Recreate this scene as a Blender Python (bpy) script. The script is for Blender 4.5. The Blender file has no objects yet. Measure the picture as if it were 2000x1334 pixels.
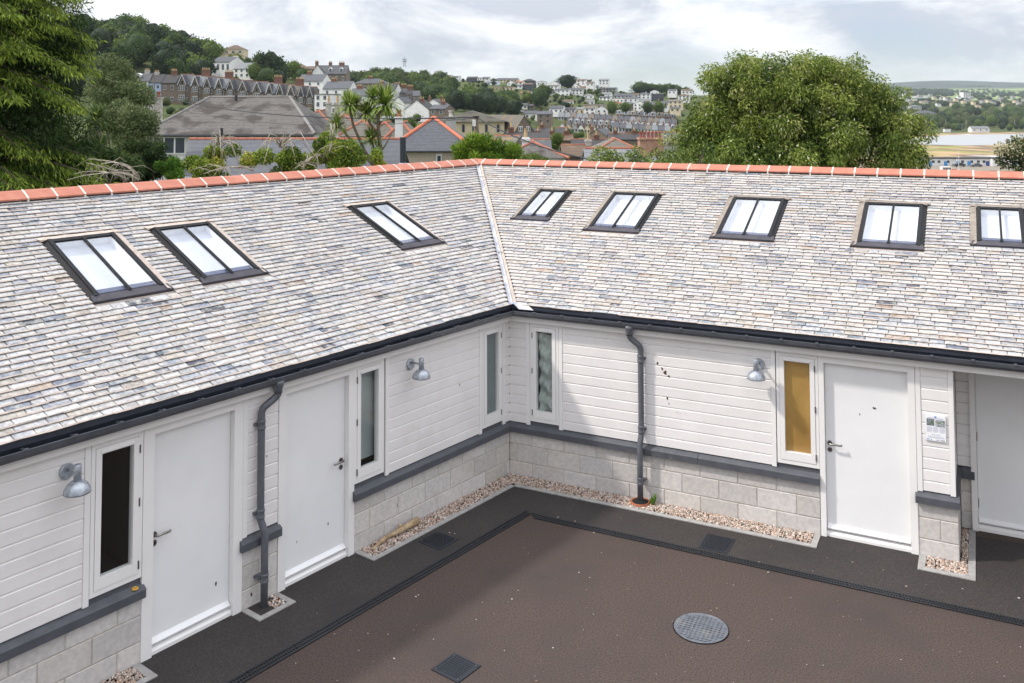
import bpy, math, random
import numpy as np
from mathutils import Vector, Matrix
rnd = random.Random(11)
rng = np.random.default_rng(11)
R_ = math.radians
scene = bpy.context.scene
col = scene.collection

# ---------------------------------------------------------------- camera
CAM_H = 4.8434
F_PX, CU, CV = 1786.19, 1000.0, 125.75          # focal length and principal point in photo pixels
PITCH, ROLL = 0.04924, -0.00354
_F = np.array([0, math.cos(PITCH), math.sin(PITCH)])
_U = np.array([0, -math.sin(PITCH), math.cos(PITCH)])
_R = np.array([1.0, 0, 0])
_R, _U = math.cos(ROLL) * _R + math.sin(ROLL) * _U, -math.sin(ROLL) * _R + math.cos(ROLL) * _U
camd = bpy.data.cameras.new('camera')
camd.sensor_width = 36.0
camd.lens = 36.0 * F_PX / 2000.0
camd.shift_y = -(667.0 - CV) / 2000.0
camd.clip_start, camd.clip_end = 0.1, 30000.0
cam = bpy.data.objects.new('camera', camd)
col.objects.link(cam)
cam.matrix_world = Matrix(((_R[0], _U[0], -_F[0], 0), (_R[1], _U[1], -_F[1], 0), (_R[2], _U[2], -_F[2], CAM_H), (0, 0, 0, 1)))
scene.camera = cam

# ---------------------------------------------------------------- sun, sky, exposure
SUN = Vector((-1.90, -0.20, 2.02)).normalized()   # towards the sun
sd = bpy.data.lights.new('sun', 'SUN')
sd.energy = 2.9
sd.angle = R_(3.5)
sd.color = (1.0, 0.95, 0.88)
sun = bpy.data.objects.new('sun', sd)
col.objects.link(sun)
sun.rotation_euler = (-SUN).to_track_quat('-Z', 'Y').to_euler()
world = bpy.data.worlds.new('World')
scene.world = world
world.use_nodes = True
nt = world.node_tree
nt.nodes.clear()
def wn(t, **k):
    n = nt.nodes.new(t)
    for a, b in k.items():
        setattr(n, a, b)
    return n
def wl(a, b):
    nt.links.new(a, b)
def wmath(op, a, b=None):
    n = wn('ShaderNodeMath', operation=op)
    for i, x in enumerate((a, b)):
        if x is None: continue
        if isinstance(x, (int, float)): n.inputs[i].default_value = x
        else: wl(x, n.inputs[i])
    return n.outputs[0]
sky = wn('ShaderNodeTexSky', sky_type='NISHITA')
sky.sun_disc = False
sky.sun_elevation = math.asin(SUN.z)
sky.sun_rotation = math.atan2(SUN.x, SUN.y)
sky.air_density, sky.dust_density, sky.ozone_density = 1.0, .6, 2.0
tc = wn('ShaderNodeTexCoord')
sep = wn('ShaderNodeSeparateXYZ'); wl(tc.outputs['Generated'], sep.inputs[0])
def wnoise(sc, det, rough, stretch, off):
    mp = wn('ShaderNodeMapping'); wl(tc.outputs['Generated'], mp.inputs[0]); mp.inputs['Location'].default_value = off; mp.inputs['Scale'].default_value = stretch
    n = wn('ShaderNodeTexNoise'); wl(mp.outputs[0], n.inputs['Vector'])
    n.inputs['Scale'].default_value = sc; n.inputs['Detail'].default_value = det
    n.inputs['Roughness'].default_value = rough; n.inputs['Distortion'].default_value = .3
    return n.outputs[0]
def wramp(x, p0, p1, c0=(0, 0, 0, 1), c1=(1, 1, 1, 1)):
    r = wn('ShaderNodeValToRGB'); wl(x, r.inputs[0])
    r.color_ramp.elements[0].position, r.color_ramp.elements[1].position = p0, p1
    r.color_ramp.elements[0].color, r.color_ramp.elements[1].color = c0, c1
    return r.outputs[0]
CLOUD_K = 1.0
zpos = wmath('MAXIMUM', sep.outputs[2], 0.0)
lowsky = wn('ShaderNodeMapRange'); wl(zpos, lowsky.inputs[0]); lowsky.inputs[1].default_value, lowsky.inputs[2].default_value, lowsky.inputs[3].default_value, lowsky.inputs[4].default_value = 0.0, .075, -.10, .07
cover = wramp(wmath('ADD', wnoise(2.6, 7, .55, (1, 1, 3.4), (4.3, 1.2, .4)), lowsky.outputs[0]), .33, .52)
shade = wramp(wnoise(4.6, 10, .62, (1, 1, 2.6), (1.1, 7.3, 2.2)), .41, .585, (.53, .565, .64, 1), (.92, .925, .935, 1))
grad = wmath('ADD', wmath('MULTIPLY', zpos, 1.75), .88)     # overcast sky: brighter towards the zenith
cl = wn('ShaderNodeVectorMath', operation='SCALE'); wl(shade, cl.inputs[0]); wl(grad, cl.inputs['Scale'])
tint = wn('ShaderNodeVectorMath', operation='MULTIPLY'); wl(sky.outputs[0], tint.inputs[0]); tint.inputs[1].default_value = (.98, .96, 1.10)
sk = wn('ShaderNodeVectorMath', operation='SCALE'); wl(tint.outputs[0], sk.inputs[0]); sk.inputs['Scale'].default_value = 0.10
mixw = wn('ShaderNodeMix', data_type='RGBA')
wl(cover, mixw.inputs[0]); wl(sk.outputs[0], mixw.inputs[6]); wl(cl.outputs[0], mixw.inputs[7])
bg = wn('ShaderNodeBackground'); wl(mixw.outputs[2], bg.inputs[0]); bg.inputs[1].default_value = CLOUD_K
wo = wn('ShaderNodeOutputWorld'); wl(bg.outputs[0], wo.inputs[0])
vs = scene.view_settings
vs.view_transform, vs.look, vs.exposure, vs.gamma = 'Standard', 'None', 0.24, 1.0
vs.use_curve_mapping = False
scene.render.engine = 'CYCLES'
scene.cycles.max_bounces = 8
scene.cycles.volume_bounces = 1
scene.cycles.transparent_max_bounces = 12

# ---------------------------------------------------------------- helpers
def lin(c):
    return tuple(((x / 255) / 12.92 if x / 255 <= .04045 else ((x / 255 + .055) / 1.055) ** 2.4) for x in c)
_M = {}
def material(name, c1, c2=None, scale=4.0, rough=.7, bump=0.0, bscale=None, metal=0.0, attr=False, contrast=(.35, .65), spec=.5,
             c3=None, scale3=.8, t3=(.55, .7), c4=None, scale4=.5, t4=(.5, .6), stretch=(1, 1, 1), trans=0.0, detail=5.0, bdist=.01):
    """Principled material: two colours mixed by noise, an optional third in larger patches, optional colour attribute."""
    if name in _M: return _M[name]
    m = bpy.data.materials.new(name); m.use_nodes = True
    t = m.node_tree; t.nodes.clear(); N = t.nodes.new; Lk = t.links.new
    out = N('ShaderNodeOutputMaterial'); p = N('ShaderNodeBsdfPrincipled')
    p.inputs['Roughness'].default_value = rough; p.inputs['Metallic'].default_value = metal
    p.inputs['Specular IOR Level'].default_value = spec
    tcn = N('ShaderNodeTexCoord'); mp = N('ShaderNodeMapping'); mp.inputs['Scale'].default_value = stretch
    Lk(tcn.outputs['Object'], mp.inputs[0])
    def noise(sc, det=detail):
        n = N('ShaderNodeTexNoise'); Lk(mp.outputs[0], n.inputs['Vector']); n.inputs['Scale'].default_value = sc
        n.inputs['Detail'].default_value = det; n.inputs['Roughness'].default_value = .6
        return n.outputs[0]
    def ramp(x, a, b):
        r = N('ShaderNodeMapRange'); Lk(x, r.inputs[0]); r.inputs[1].default_value = a; r.inputs[2].default_value = b
        return r.outputs[0]
    def mix(f, a, b, mode='MIX'):
        n = N('ShaderNodeMix'); n.data_type = 'RGBA'; n.blend_type = mode
        for i, x in ((0, f), (6, a), (7, b)):
            if isinstance(x, (int, float)): n.inputs[i].default_value = x
            elif isinstance(x, tuple): n.inputs[i].default_value = (*x, 1) if len(x) == 3 else x
            else: Lk(x, n.inputs[i])
        return n.outputs[2]
    colr = lin(c1)
    if c2 is not None:
        colr = mix(ramp(noise(scale), *contrast), lin(c1), lin(c2))
    if attr:
        a = N('ShaderNodeAttribute'); a.attribute_name = 'col'
        if c2 is None: colr = a.outputs['Color']
        else: colr = mix(1.0, a.outputs['Color'], colr, 'MULTIPLY')
    if c3 is not None:
        colr = mix(ramp(noise(scale3, 6), *t3), colr, lin(c3))
    if c4 is not None:
        colr = mix(ramp(noise(scale4, 7), *t4), colr, lin(c4))
    if isinstance(colr, tuple): p.inputs['Base Color'].default_value = (*colr, 1)
    else: Lk(colr, p.inputs['Base Color'])
    if bump > 0:
        b = N('ShaderNodeBump'); b.inputs['Strength'].default_value = bump; b.inputs['Distance'].default_value = bdist
        Lk(noise(bscale or scale * 3, 3), b.inputs['Height']); Lk(b.outputs[0], p.inputs['Normal'])
    if trans > 0:
        tr = N('ShaderNodeBsdfTranslucent')
        if isinstance(colr, tuple): tr.inputs[0].default_value = (*colr, 1)
        else: Lk(colr, tr.inputs[0])
        ms = N('ShaderNodeMixShader'); ms.inputs[0].default_value = trans
        Lk(p.outputs[0], ms.inputs[1]); Lk(tr.outputs[0], ms.inputs[2]); Lk(ms.outputs[0], out.inputs[0])
    else:
        Lk(p.outputs[0], out.inputs[0])
    _M[name] = m
    return m
def glass(name, tint=(1, 1, 1), rough=0.02, ior=1.5, extra=0.04):
    if name in _M: return _M[name]
    m = bpy.data.materials.new(name); m.use_nodes = True
    t = m.node_tree; t.nodes.clear(); N = t.nodes.new; Lk = t.links.new
    out = N('ShaderNodeOutputMaterial'); tr = N('ShaderNodeBsdfTransparent'); tr.inputs[0].default_value = (*tint, 1)
    gl = N('ShaderNodeBsdfGlossy'); gl.inputs['Roughness'].default_value = rough
    fr = N('ShaderNodeLayerWeight'); fr.inputs[0].default_value = .5          # symmetric Schlick reflection, same from both sides
    pw = N('ShaderNodeMath'); pw.operation = 'POWER'; Lk(fr.outputs['Facing'], pw.inputs[0]); pw.inputs[1].default_value = 5.0
    ad = N('ShaderNodeMath'); ad.operation = 'MULTIPLY_ADD'; Lk(pw.outputs[0], ad.inputs[0]); ad.inputs[1].default_value = .92 - extra; ad.inputs[2].default_value = extra
    ms = N('ShaderNodeMixShader'); Lk(ad.outputs[0], ms.inputs[0]); Lk(tr.outputs[0], ms.inputs[1]); Lk(gl.outputs[0], ms.inputs[2])
    Lk(ms.outputs[0], out.inputs[0]); _M[name] = m
    return m

BASE = {}
def np_mesh(name, V, F, cols=None, smooth=False):
    V = np.asarray(V, np.float32).reshape(-1, 3)
    me = bpy.data.meshes.new(name)
    if isinstance(F, np.ndarray):
        n, k = F.shape
        me.vertices.add(len(V)); me.vertices.foreach_set('co', V.ravel())
        me.loops.add(n * k); me.loops.foreach_set('vertex_index', F.astype(np.int32).ravel())
        me.polygons.add(n); me.polygons.foreach_set('loop_start', np.arange(0, n * k, k, dtype=np.int32))
        me.update(calc_edges=True)
    else:
        me.from_pydata([tuple(map(float, v)) for v in V], [], F)
    if cols is not None:
        a = me.attributes.new('col', 'FLOAT_COLOR', 'POINT')
        c = np.asarray(cols, np.float32)
        if c.shape[1] == 3: c = np.concatenate([c, np.ones((len(c), 1), np.float32)], 1)
        a.data.foreach_set('color', c.ravel())
    if smooth:
        me.polygons.foreach_set('use_smooth', np.ones(len(me.polygons), bool))
    me.validate()
    return me
def link(name, data, mat=None, parent=None):
    o = bpy.data.objects.new(name, data); col.objects.link(o)
    if data is not None and mat is not None and hasattr(data, 'materials') and len(data.materials) == 0: data.materials.append(mat)
    if parent is not None: o.parent = parent; BASE[o] = BASE.get(parent, Vector((0, 0, 0)))
    return o
def tag(o, label=None, cat=None, group=None, kind=None):
    for k, v in (('label', label), ('category', cat), ('group', group), ('kind', kind)):
        if v: o[k] = v
    return o
def thing(name, label, cat, loc, group=None):
    o = bpy.data.objects.new(name, None); col.objects.link(o); o.empty_display_size = .2
    o.location = loc; BASE[o] = Vector(loc)
    return tag(o, label, cat, group)
def copy_tree(o, parent=None):
    c = o.copy(); col.objects.link(c); c.parent = parent
    for ch in list(o.children): copy_tree(ch, c)
    return c
IDF = lambda x, y, z: (x, y, z)
class MB:
    """mesh builder: shapes are added in a frame (a function to world space) and built as one mesh object"""
    def __init__(s, fr=IDF, flip=False): s.V, s.F, s.C, s.fr, s.flip = [], [], [], fr, flip
    def add(s, vs, fs, c=None):
        n = len(s.V); s.V += [s.fr(*v) for v in vs]
        for f in fs:
            f = [i + n for i in f]; s.F.append(f[::-1] if s.flip else f)
        s.C += [c or (1, 1, 1)] * len(vs)
        return s
    def box(s, x0, x1, y0, y1, z0, z1, c=None):
        return s.add([(x0, y0, z0), (x1, y0, z0), (x1, y1, z0), (x0, y1, z0), (x0, y0, z1), (x1, y0, z1), (x1, y1, z1), (x0, y1, z1)],
                     [(3, 2, 1, 0), (4, 5, 6, 7), (0, 1, 5, 4), (1, 2, 6, 5), (2, 3, 7, 6), (3, 0, 4, 7)], c)
    def cbox(s, x0, x1, y0, y1, z0, z1, k, c=None):
        """box whose face at y1 has bevelled edges"""
        v = [(x0, y0, z0), (x1, y0, z0), (x1, y0, z1), (x0, y0, z1), (x0, y1 - k, z0), (x1, y1 - k, z0), (x1, y1 - k, z1), (x0, y1 - k, z1),
             (x0 + k, y1, z0 + k), (x1 - k, y1, z0 + k), (x1 - k, y1, z1 - k), (x0 + k, y1, z1 - k)]
        f = [(0, 1, 2, 3)]
        for i in range(4):
            j = (i + 1) % 4
            f += [(j, i, 4 + i, 4 + j), (4 + j, 4 + i, 8 + i, 8 + j)]
        return s.add(v, f + [(11, 10, 9, 8)], c)
    def extrude(s, prof, x0, x1, close=True, m0=None, m1=None):
        """profile of (y, z) pulled along x; m0, m1 shift x per unit y (mitres)"""
        n = len(prof); a = []
        for x, m in ((x0, m0), (x1, m1)): a += [(x + (m * y if m else 0), y, z) for y, z in prof]
        f = [(i, (i + 1) % n, n + (i + 1) % n, n + i) for i in range(n if close else n - 1)]
        if close: f += [tuple(range(n))[::-1], tuple(range(n, 2 * n))]
        return s.add(a, f)
    def tube(s, pts, rad, n=8, caps=True, c=None):
        P = [Vector(p) for p in pts]; k = len(P)
        if not hasattr(rad, '__len__'): rad = [rad] * k
        T = [(P[min(i + 1, k - 1)] - P[max(i - 1, 0)]).normalized() for i in range(k)]
        up = Vector((0, 0, 1)) if abs(T[0].z) < .9 else Vector((1, 0, 0))
        a = T[0].cross(up).normalized(); V = []
        for i in range(k):
            a = (a - T[i] * a.dot(T[i])).normalized(); b = T[i].cross(a)
            V += [tuple(P[i] + (a * math.cos(2 * math.pi * j / n) + b * math.sin(2 * math.pi * j / n)) * rad[i]) for j in range(n)]
        f = [(i * n + j, i * n + (j + 1) % n, (i + 1) * n + (j + 1) % n, (i + 1) * n + j) for i in range(k - 1) for j in range(n)]
        if caps: f += [tuple(range(n))[::-1], tuple(range((k - 1) * n, k * n))]
        return s.add(V, f, c)
    def lathe(s, prof, c0=(0, 0, 0), n=20, axis='z', c=None):
        """profile of (radius, height) turned round the z axis at c0"""
        V = []
        for r, h in prof: V += [(c0[0] + r * math.cos(2 * math.pi * j / n), c0[1] + r * math.sin(2 * math.pi * j / n), c0[2] + h) for j in range(n)]
        k = len(prof)
        f = [(i * n + j, i * n + (j + 1) % n, (i + 1) * n + (j + 1) % n, (i + 1) * n + j) for i in range(k - 1) for j in range(n)]
        if prof[0][0] > 1e-4: f.append(tuple(range(n))[::-1])
        if prof[-1][0] > 1e-4: f.append(tuple(range((k - 1) * n, k * n)))
        return s.add(V, f, c)
    def build(s, name, mat, parent=None, smooth=False, cols=False):
        b = BASE.get(parent, (0, 0, 0)) if parent is not None else (0, 0, 0)
        V = np.asarray(s.V, float) - np.array(tuple(b))
        return link(name, np_mesh(name, V, s.F, s.C if cols else None, smooth), mat, parent)
def top(mb, name, mat, label=None, cat=None, group=None, kind=None, smooth=False, cols=False, origin=None):
    """a thing that is one mesh, its origin at its base"""
    V = np.asarray(mb.V, float)
    o0 = np.array(origin) if origin is not None else np.array([(V[:, 0].min() + V[:, 0].max()) / 2, (V[:, 1].min() + V[:, 1].max()) / 2, V[:, 2].min()])
    o = link(name, np_mesh(name, V - o0, mb.F, mb.C if cols else None, smooth), mat)
    o.location = tuple(o0); BASE[o] = Vector(tuple(o0))
    return tag(o, label, cat, group, kind)
def ray(u, v):
    return _R * (u - CU) / F_PX + _F - _U * (v - CV) / F_PX
def at(u, v, D):
    """point seen at photo pixel (u, v), D metres ahead"""
    a = ray(u, v); a = a * (D / a[1])
    return np.array([a[0], a[1], a[2] + CAM_H])
_T = ['twenty', 'thirty', 'forty', 'fifty']
ORD = ['first', 'second', 'third', 'fourth', 'fifth', 'sixth', 'seventh', 'eighth', 'ninth', 'tenth', 'eleventh', 'twelfth', 'thirteenth', 'fourteenth',
       'fifteenth', 'sixteenth', 'seventeenth', 'eighteenth', 'nineteenth', 'twentieth']
ORD += ['%s-%s' % (t, o) for t in _T for o in ORD[:9]]

# ================================================================ materials of the near buildings
M_slate = material('slate', (255, 255, 255), (188, 190, 196), scale=30, rough=.78, bump=.35, bscale=70, attr=True, c3=(180, 177, 173), scale3=12, t3=(.46, .70), bdist=.004)
M_bed = material('roof_mortar', (190, 177, 167), (166, 153, 144), scale=14, rough=.9, bump=.4, bscale=60, c3=(140, 130, 100), scale3=2.2, t3=(.60, .78))
M_terra = material('terracotta', (178, 112, 90), (166, 100, 80), scale=7, rough=.62, bump=.1, bscale=90, c3=(190, 126, 104), scale3=3, t3=(.55, .8))
M_white_mortar = material('white_mortar', (222, 216, 208), (196, 190, 182), scale=30, rough=.9)
M_white = material('white_paint', (232, 228, 226), (225, 221, 219), scale=3, rough=.42, bump=.03, bscale=160, c3=(214, 208, 204), scale3=1.3, t3=(.6, .85))
M_cream = material('white_gloss_paint', (234, 231, 229), (229, 226, 224), scale=2, rough=.33)
M_door = material('door_paint', (234, 233, 233), (229, 228, 228), scale=2, rough=.30, bump=.015, bscale=260, c3=(222, 219, 216), scale3=1.1, t3=(.62, .9))
M_block = material('concrete_block', (204, 198, 193), (186, 181, 177), scale=22, rough=.93, bump=.5, bscale=150, attr=True, c3=(178, 170, 161), scale3=2.6, t3=(.60, .85), bdist=.006)
M_mortar = material('wall_mortar', (192, 184, 174), (170, 163, 154), scale=20, rough=.95, bump=.3, bscale=100)
M_grey = material('grey_render', (84, 86, 92), (74, 76, 82), scale=9, rough=.6, bump=.12, bscale=80, c3=(118, 118, 122), scale3=6, t3=(.66, .82))
M_gutter = material('gutter_metal', (90, 92, 99), (80, 82, 89), scale=8, rough=.26, c3=(100, 100, 104), scale3=12, t3=(.66, .8))
M_pipe = material('downpipe_metal', (96, 98, 104), (86, 88, 95), scale=9, rough=.45, c3=(124, 125, 129), scale3=5, t3=(.6, .8))
M_dark = material('dark_felt', (44, 47, 56), (36, 38, 46), scale=20, rough=.7)
M_black = material('black_frame', (28, 28, 31), (22, 22, 25), scale=10, rough=.55, spec=.2)
M_lead = material('lead_sheet', (150, 153, 166), (188, 188, 190), scale=5, rough=.55, contrast=(.40, .60), bump=.1, bscale=25)
M_flash = material('grey_flashing', (74, 71, 77), (62, 60, 67), scale=6, rough=.6, spec=.3)
M_galv = material('galvanised_steel', (178, 183, 190), (152, 158, 167), scale=26, rough=.42, metal=.55, contrast=(.42, .58))
M_steel = material('brushed_steel', (150, 146, 142), (136, 132, 128), scale=30, rough=.3, metal=1.0)
M_glass = glass('window_glass', (.93, .95, .95))
M_skyglass = glass('skylight_glass', (.95, .96, .97), .01, 1.5, .05)
M_shaft = material('white_plaster', (236, 236, 238), rough=.8)
M_shaft_in = material('skylight_blind', (222, 223, 228), (214, 215, 221), scale=1.5, rough=.8)
M_blue = material('blue_rail', (62, 70, 104), (54, 62, 96), scale=5, rough=.4)
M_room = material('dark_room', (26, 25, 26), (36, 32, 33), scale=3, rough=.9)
M_blind = material('grey_blind', (132, 139, 139), (122, 129, 129), scale=2, rough=.8, stretch=(18, 18, 1))
M_paper = material('ochre_paper', (206, 160, 86), (186, 138, 68), scale=2.5, rough=.8, stretch=(1, 1, .6), c3=(214, 176, 108), scale3=1.6, t3=(.55, .7))
M_curtain = material('pale_plastic_sheet', (190, 197, 189), (174, 182, 174), scale=5, rough=.5)
M_brown = material('brown_dirt', (92, 66, 42), (60, 42, 30), scale=60, rough=.95)
M_kerb = material('kerb_concrete', (166, 163, 160), (146, 143, 141), scale=14, rough=.9, bump=.25, bscale=90)
M_iron = material('cast_iron', (42, 46, 54), (34, 37, 44), scale=30, rough=.55, metal=.3)
M_mhole = material('worn_iron', (112, 116, 124), (92, 95, 102), scale=18, rough=.45, metal=.35, c3=(146, 142, 134), scale3=5, t3=(.55, .8))
M_drain = material('drain_plastic', (30, 32, 37), (24, 26, 31), scale=14, rough=.5)
M_pit = material('drain_dark', (14, 15, 17), rough=.9)
M_asphalt = material('asphalt', (34, 28, 26), (92, 75, 68), scale=62, rough=.88, bump=.75, bscale=240, contrast=(.28, .74), c3=(56, 48, 45), scale3=.8, t3=(.46, .78), detail=3.0, bdist=.006)
M_gravel = material('gravel', (255, 255, 255), (215, 212, 208), scale=120, rough=.85, attr=True)
M_wood = material('bleached_wood', (188, 166, 134), (140, 116, 88), scale=14, rough=.85, bump=.5, bscale=60, stretch=(1, 1, 1))
M_weed = material('weed_leaf', (84, 120, 38), (104, 140, 52), scale=20, rough=.5, trans=.25)
M_debris = material('pale_grit', (205, 198, 188), (180, 170, 158), scale=30, rough=.9)

# ================================================================ the L-shaped building round the yard
C0 = np.array([-0.04837, 12.42176, 0.0])
dL, nL = np.array([-.614988, -.788537, 0]), np.array([.788537, -.614988, 0])
dR, nR = np.array([.891870, -.452292, 0]), np.array([-.452292, -.891870, 0])
def fl(s, o, z): return tuple(C0 + dL * s + nL * o + np.array([0, 0, z]))
def fr(s, o, z): return tuple(C0 + dR * s + nR * o + np.array([0, 0, z]))
ML = lambda: MB(fl, False)
MR = lambda: MB(fr, True)
APEX = {'L': (-3.420, -3.393), 'R': (-3.986, -2.705)}     # offset and distance of the ridge end in each wing
RZ = 3.852
EO, EZ = .098, 2.262
def slope_frame(side):
    ao, as_ = APEX[side]
    ln = math.hypot(EO - ao, RZ - EZ); co, cz = (ao - EO) / ln, (RZ - EZ) / ln
    f = fl if side == 'L' else fr
    return (lambda s, t, h: f(s, EO + co * t + cz * h, EZ + cz * t - co * h)), ln, as_
bld = thing('courtyard_building', 'white boarded single-storey building with pale slate roof, L-shaped round the yard', 'building', tuple(C0))
# valley: s at distance t up the slope
VC = {'L': .0795, 'R': .0795}
WING_END = 8.4
SKY = {'L': [(4.625, .75, 1.66, 2.79), (3.385, .745, 1.66, 2.79), (.279, .75, 1.66, 2.79)],
       'R': [(-.655, .535, 2.37, 3.305), (.775, .75, 2.16, 3.305), (2.712, .75, 2.16, 3.305), (4.590, .75, 2.16, 3.305), (5.902, .54, 2.37, 3.305)]}
slate_pool = []
bedding = MB()
PAL = [((178, 178, 179), 6), ((184, 182, 179), 6), ((168, 170, 173), 4), ((150, 155, 163), 2.4), ((132, 138, 149), 1.8), ((114, 120, 132), .8), ((172, 165, 155), 2.2), ((164, 146, 130), .4), ((86, 90, 99), .25), ((190, 189, 187), 4)]
PALW = [w for c, w in PAL]
for side in 'LR':
    sf, ln, as_ = slope_frame(side)
    flip = side == 'R'
    vs_ = lambda t: VC[side] + (as_ - VC[side]) * (t / ln)
    # deck under the slates: quads round the skylight holes are left to the skylight's own frame
    d = MB(sf, flip)
    holes = sorted(SKY[side])
    d.add([(vs_(0), 0, 0), (WING_END, 0, 0), (WING_END, 1.6, 0), (vs_(1.6), 1.6, 0)], [(0, 1, 2, 3)])
    d.add([(vs_(3.36), 3.36, 0), (WING_END, 3.36, 0), (WING_END, ln, 0), (as_, ln, 0)], [(0, 1, 2, 3)])
    x = None
    for i in range(len(holes) + 1):
        a0 = None if i == 0 else holes[i - 1][0] + holes[i - 1][1] / 2
        a1 = WING_END if i == len(holes) else holes[i][0] - holes[i][1] / 2
        d.add([(vs_(1.6) if a0 is None else a0, 1.6, 0), (a1, 1.6, 0), (a1, 3.36, 0), (vs_(3.36) if a0 is None else a0, 3.36, 0)], [(0, 1, 2, 3)])
    for (cs, w, t0, t1) in holes:
        if t0 > 1.605: d.add([(cs - w / 2, 1.6, 0), (cs + w / 2, 1.6, 0), (cs + w / 2, t0, 0), (cs - w / 2, t0, 0)], [(0, 1, 2, 3)])
        d.add([(cs - w / 2, t1, 0), (cs + w / 2, t1, 0), (cs + w / 2, 3.36, 0), (cs - w / 2, 3.36, 0)], [(0, 1, 2, 3)])
    # edge thickness at the eave
    d.add([(vs_(0), 0, 0), (WING_END, 0, 0), (WING_END, 0, -.03), (vs_(0), 0, -.03)], [(3, 2, 1, 0)])
    deck = d.build('roof_slope', M_bed, bld)
    # rear slope and gable end
    ao = APEX[side][0]
    f2 = fl if side == 'L' else fr
    b = MB(f2, flip)
    back = 2 * ao - EO
    b.add([(as_, ao, RZ), (WING_END, ao, RZ), (WING_END, back, EZ), (as_ * 2.05, back, EZ)], [(0, 1, 2, 3)])
    b.build('rear_roof', M_bed, bld)
    g = MB(f2, flip)
    g.box(WING_END - .2, WING_END - .02, back + .3, -.02, 0, 2.2)
    g.add([(WING_END - .02, .05, 2.2), (WING_END - .02, ao, RZ - .04), (WING_END - .02, back + .05, 2.2)], [(0, 1, 2)])
    g.box(as_ * 2.0, WING_END - .2, back + .1, back + .3, 0, 2.24)
    g.build('rear_wall', M_mortar, bld)
    # slates in courses
    EXPO = .084
    n = int((ln - .02) / EXPO)
    for i in range(n + 1):
        t0 = i * EXPO - .016
        segs = [(vs_(max(t0, 0)) + (.05 if side == 'L' else .065), WING_END)]
        for (cs, w, h0, h1) in holes:
            if t0 + EXPO > h0 - .10 and t0 < h1 + .09:
                ns = []
                for a, b_ in segs:
                    x0, x1 = cs - w / 2 - .085, cs + w / 2 + .052
                    if b_ <= x0 or a >= x1: ns.append((a, b_)); continue
                    if x0 - a > .05: ns.append((a, x0))
                    if b_ - x1 > .05: ns.append((x1, b_))
                segs = ns
        for a, b_ in segs:
            xs = a
            while xs < b_ - .03:
                xe = min(xs + rnd.uniform(.12, .4), b_)
                if rnd.random() < .93:
                    wd0, wd1 = rnd.uniform(.006, .017), rnd.uniform(.006, .017)
                    bedding.fr, bedding.flip = sf, flip
                    bedding.add([(xs, t0 - wd0, .0215), (xe, t0 - wd1, .0215), (xe, t0 + .003, .0245), (xs, t0 + .003, .0245)], [(0, 1, 2, 3)])
                xs = xe
            s = a - (rnd.random() * .12 if a < vs_(max(t0, 0)) + .11 and False else 0)
            while s < b_ - .02:
                w = min(rnd.choice((.13, .16, .18, .2, .22, .26)) * rnd.uniform(.9, 1.1), b_ - s)
                if b_ - s - w < .08: w = b_ - s
                g_ = .005
                j = lambda m: rnd.uniform(-m, m)
                tl = .004 + j(.003)          # tail unevenness
                ht = .022 + j(.004); hh = .004
                e = min(EXPO * 1.35, ln - t0 - .02)
                if e < .03: break
                k = rnd.random()
                tA, tB, tC = t0 + j(.006), t0 + j(.005), t0 + j(.006)
                x0, x1, xm = s + g_, s + w - g_, s + w * rnd.uniform(.3, .7)
                V = [(x0, tA, ht), (xm, tB, ht + j(.002)), (x1, tC, ht), (x1, t0 + e, hh), (x0, t0 + e, hh),
                     (x0, tA + .003, ht - .012), (xm, tB + .003, ht - .012), (x1, tC + .003, ht - .012)]
                Fc = [(0, 1, 2, 3, 4), (5, 6, 1, 0), (6, 7, 2, 1), (4, 5, 0), (2, 7, 3)]
                c = rnd.choices(PAL, PALW)[0][0]
                q = rnd.uniform(.92, 1.08)
                c = lin([min(250, x_ * q + rnd.uniform(-1.5, 1.5)) for x_ in c])
                P = np.array([sf(*v) for v in V])
                dist = np.linalg.norm(P.mean(0) - np.array([0, 0, CAM_H]))
                rel = P.mean(0) - np.array([0, 0, CAM_H]); uu = CU + F_PX * rel[0] / rel[1]
                slate_pool.append((w / dist ** 2 if -40 < uu < 2040 else 0, P, [f[::-1] for f in Fc] if flip else Fc, c, deck))
                s += w
slate_pool.sort(key=lambda r: -r[0])
for _, P, Fc, c, deck in slate_pool[:300]:
    mb = MB(); mb.add([tuple(p) for p in P], Fc, c); mb.build('slate', M_slate, deck, cols=True)
mb = MB()
for _, P, Fc, c, deck in slate_pool[300:]: mb.add([tuple(p) for p in P], Fc, c)
tag(mb.build('slates', M_slate, bld, cols=True), kind='stuff')

tag(bedding.build('mortar_bedding', M_bed, bld), kind='stuff')
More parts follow.
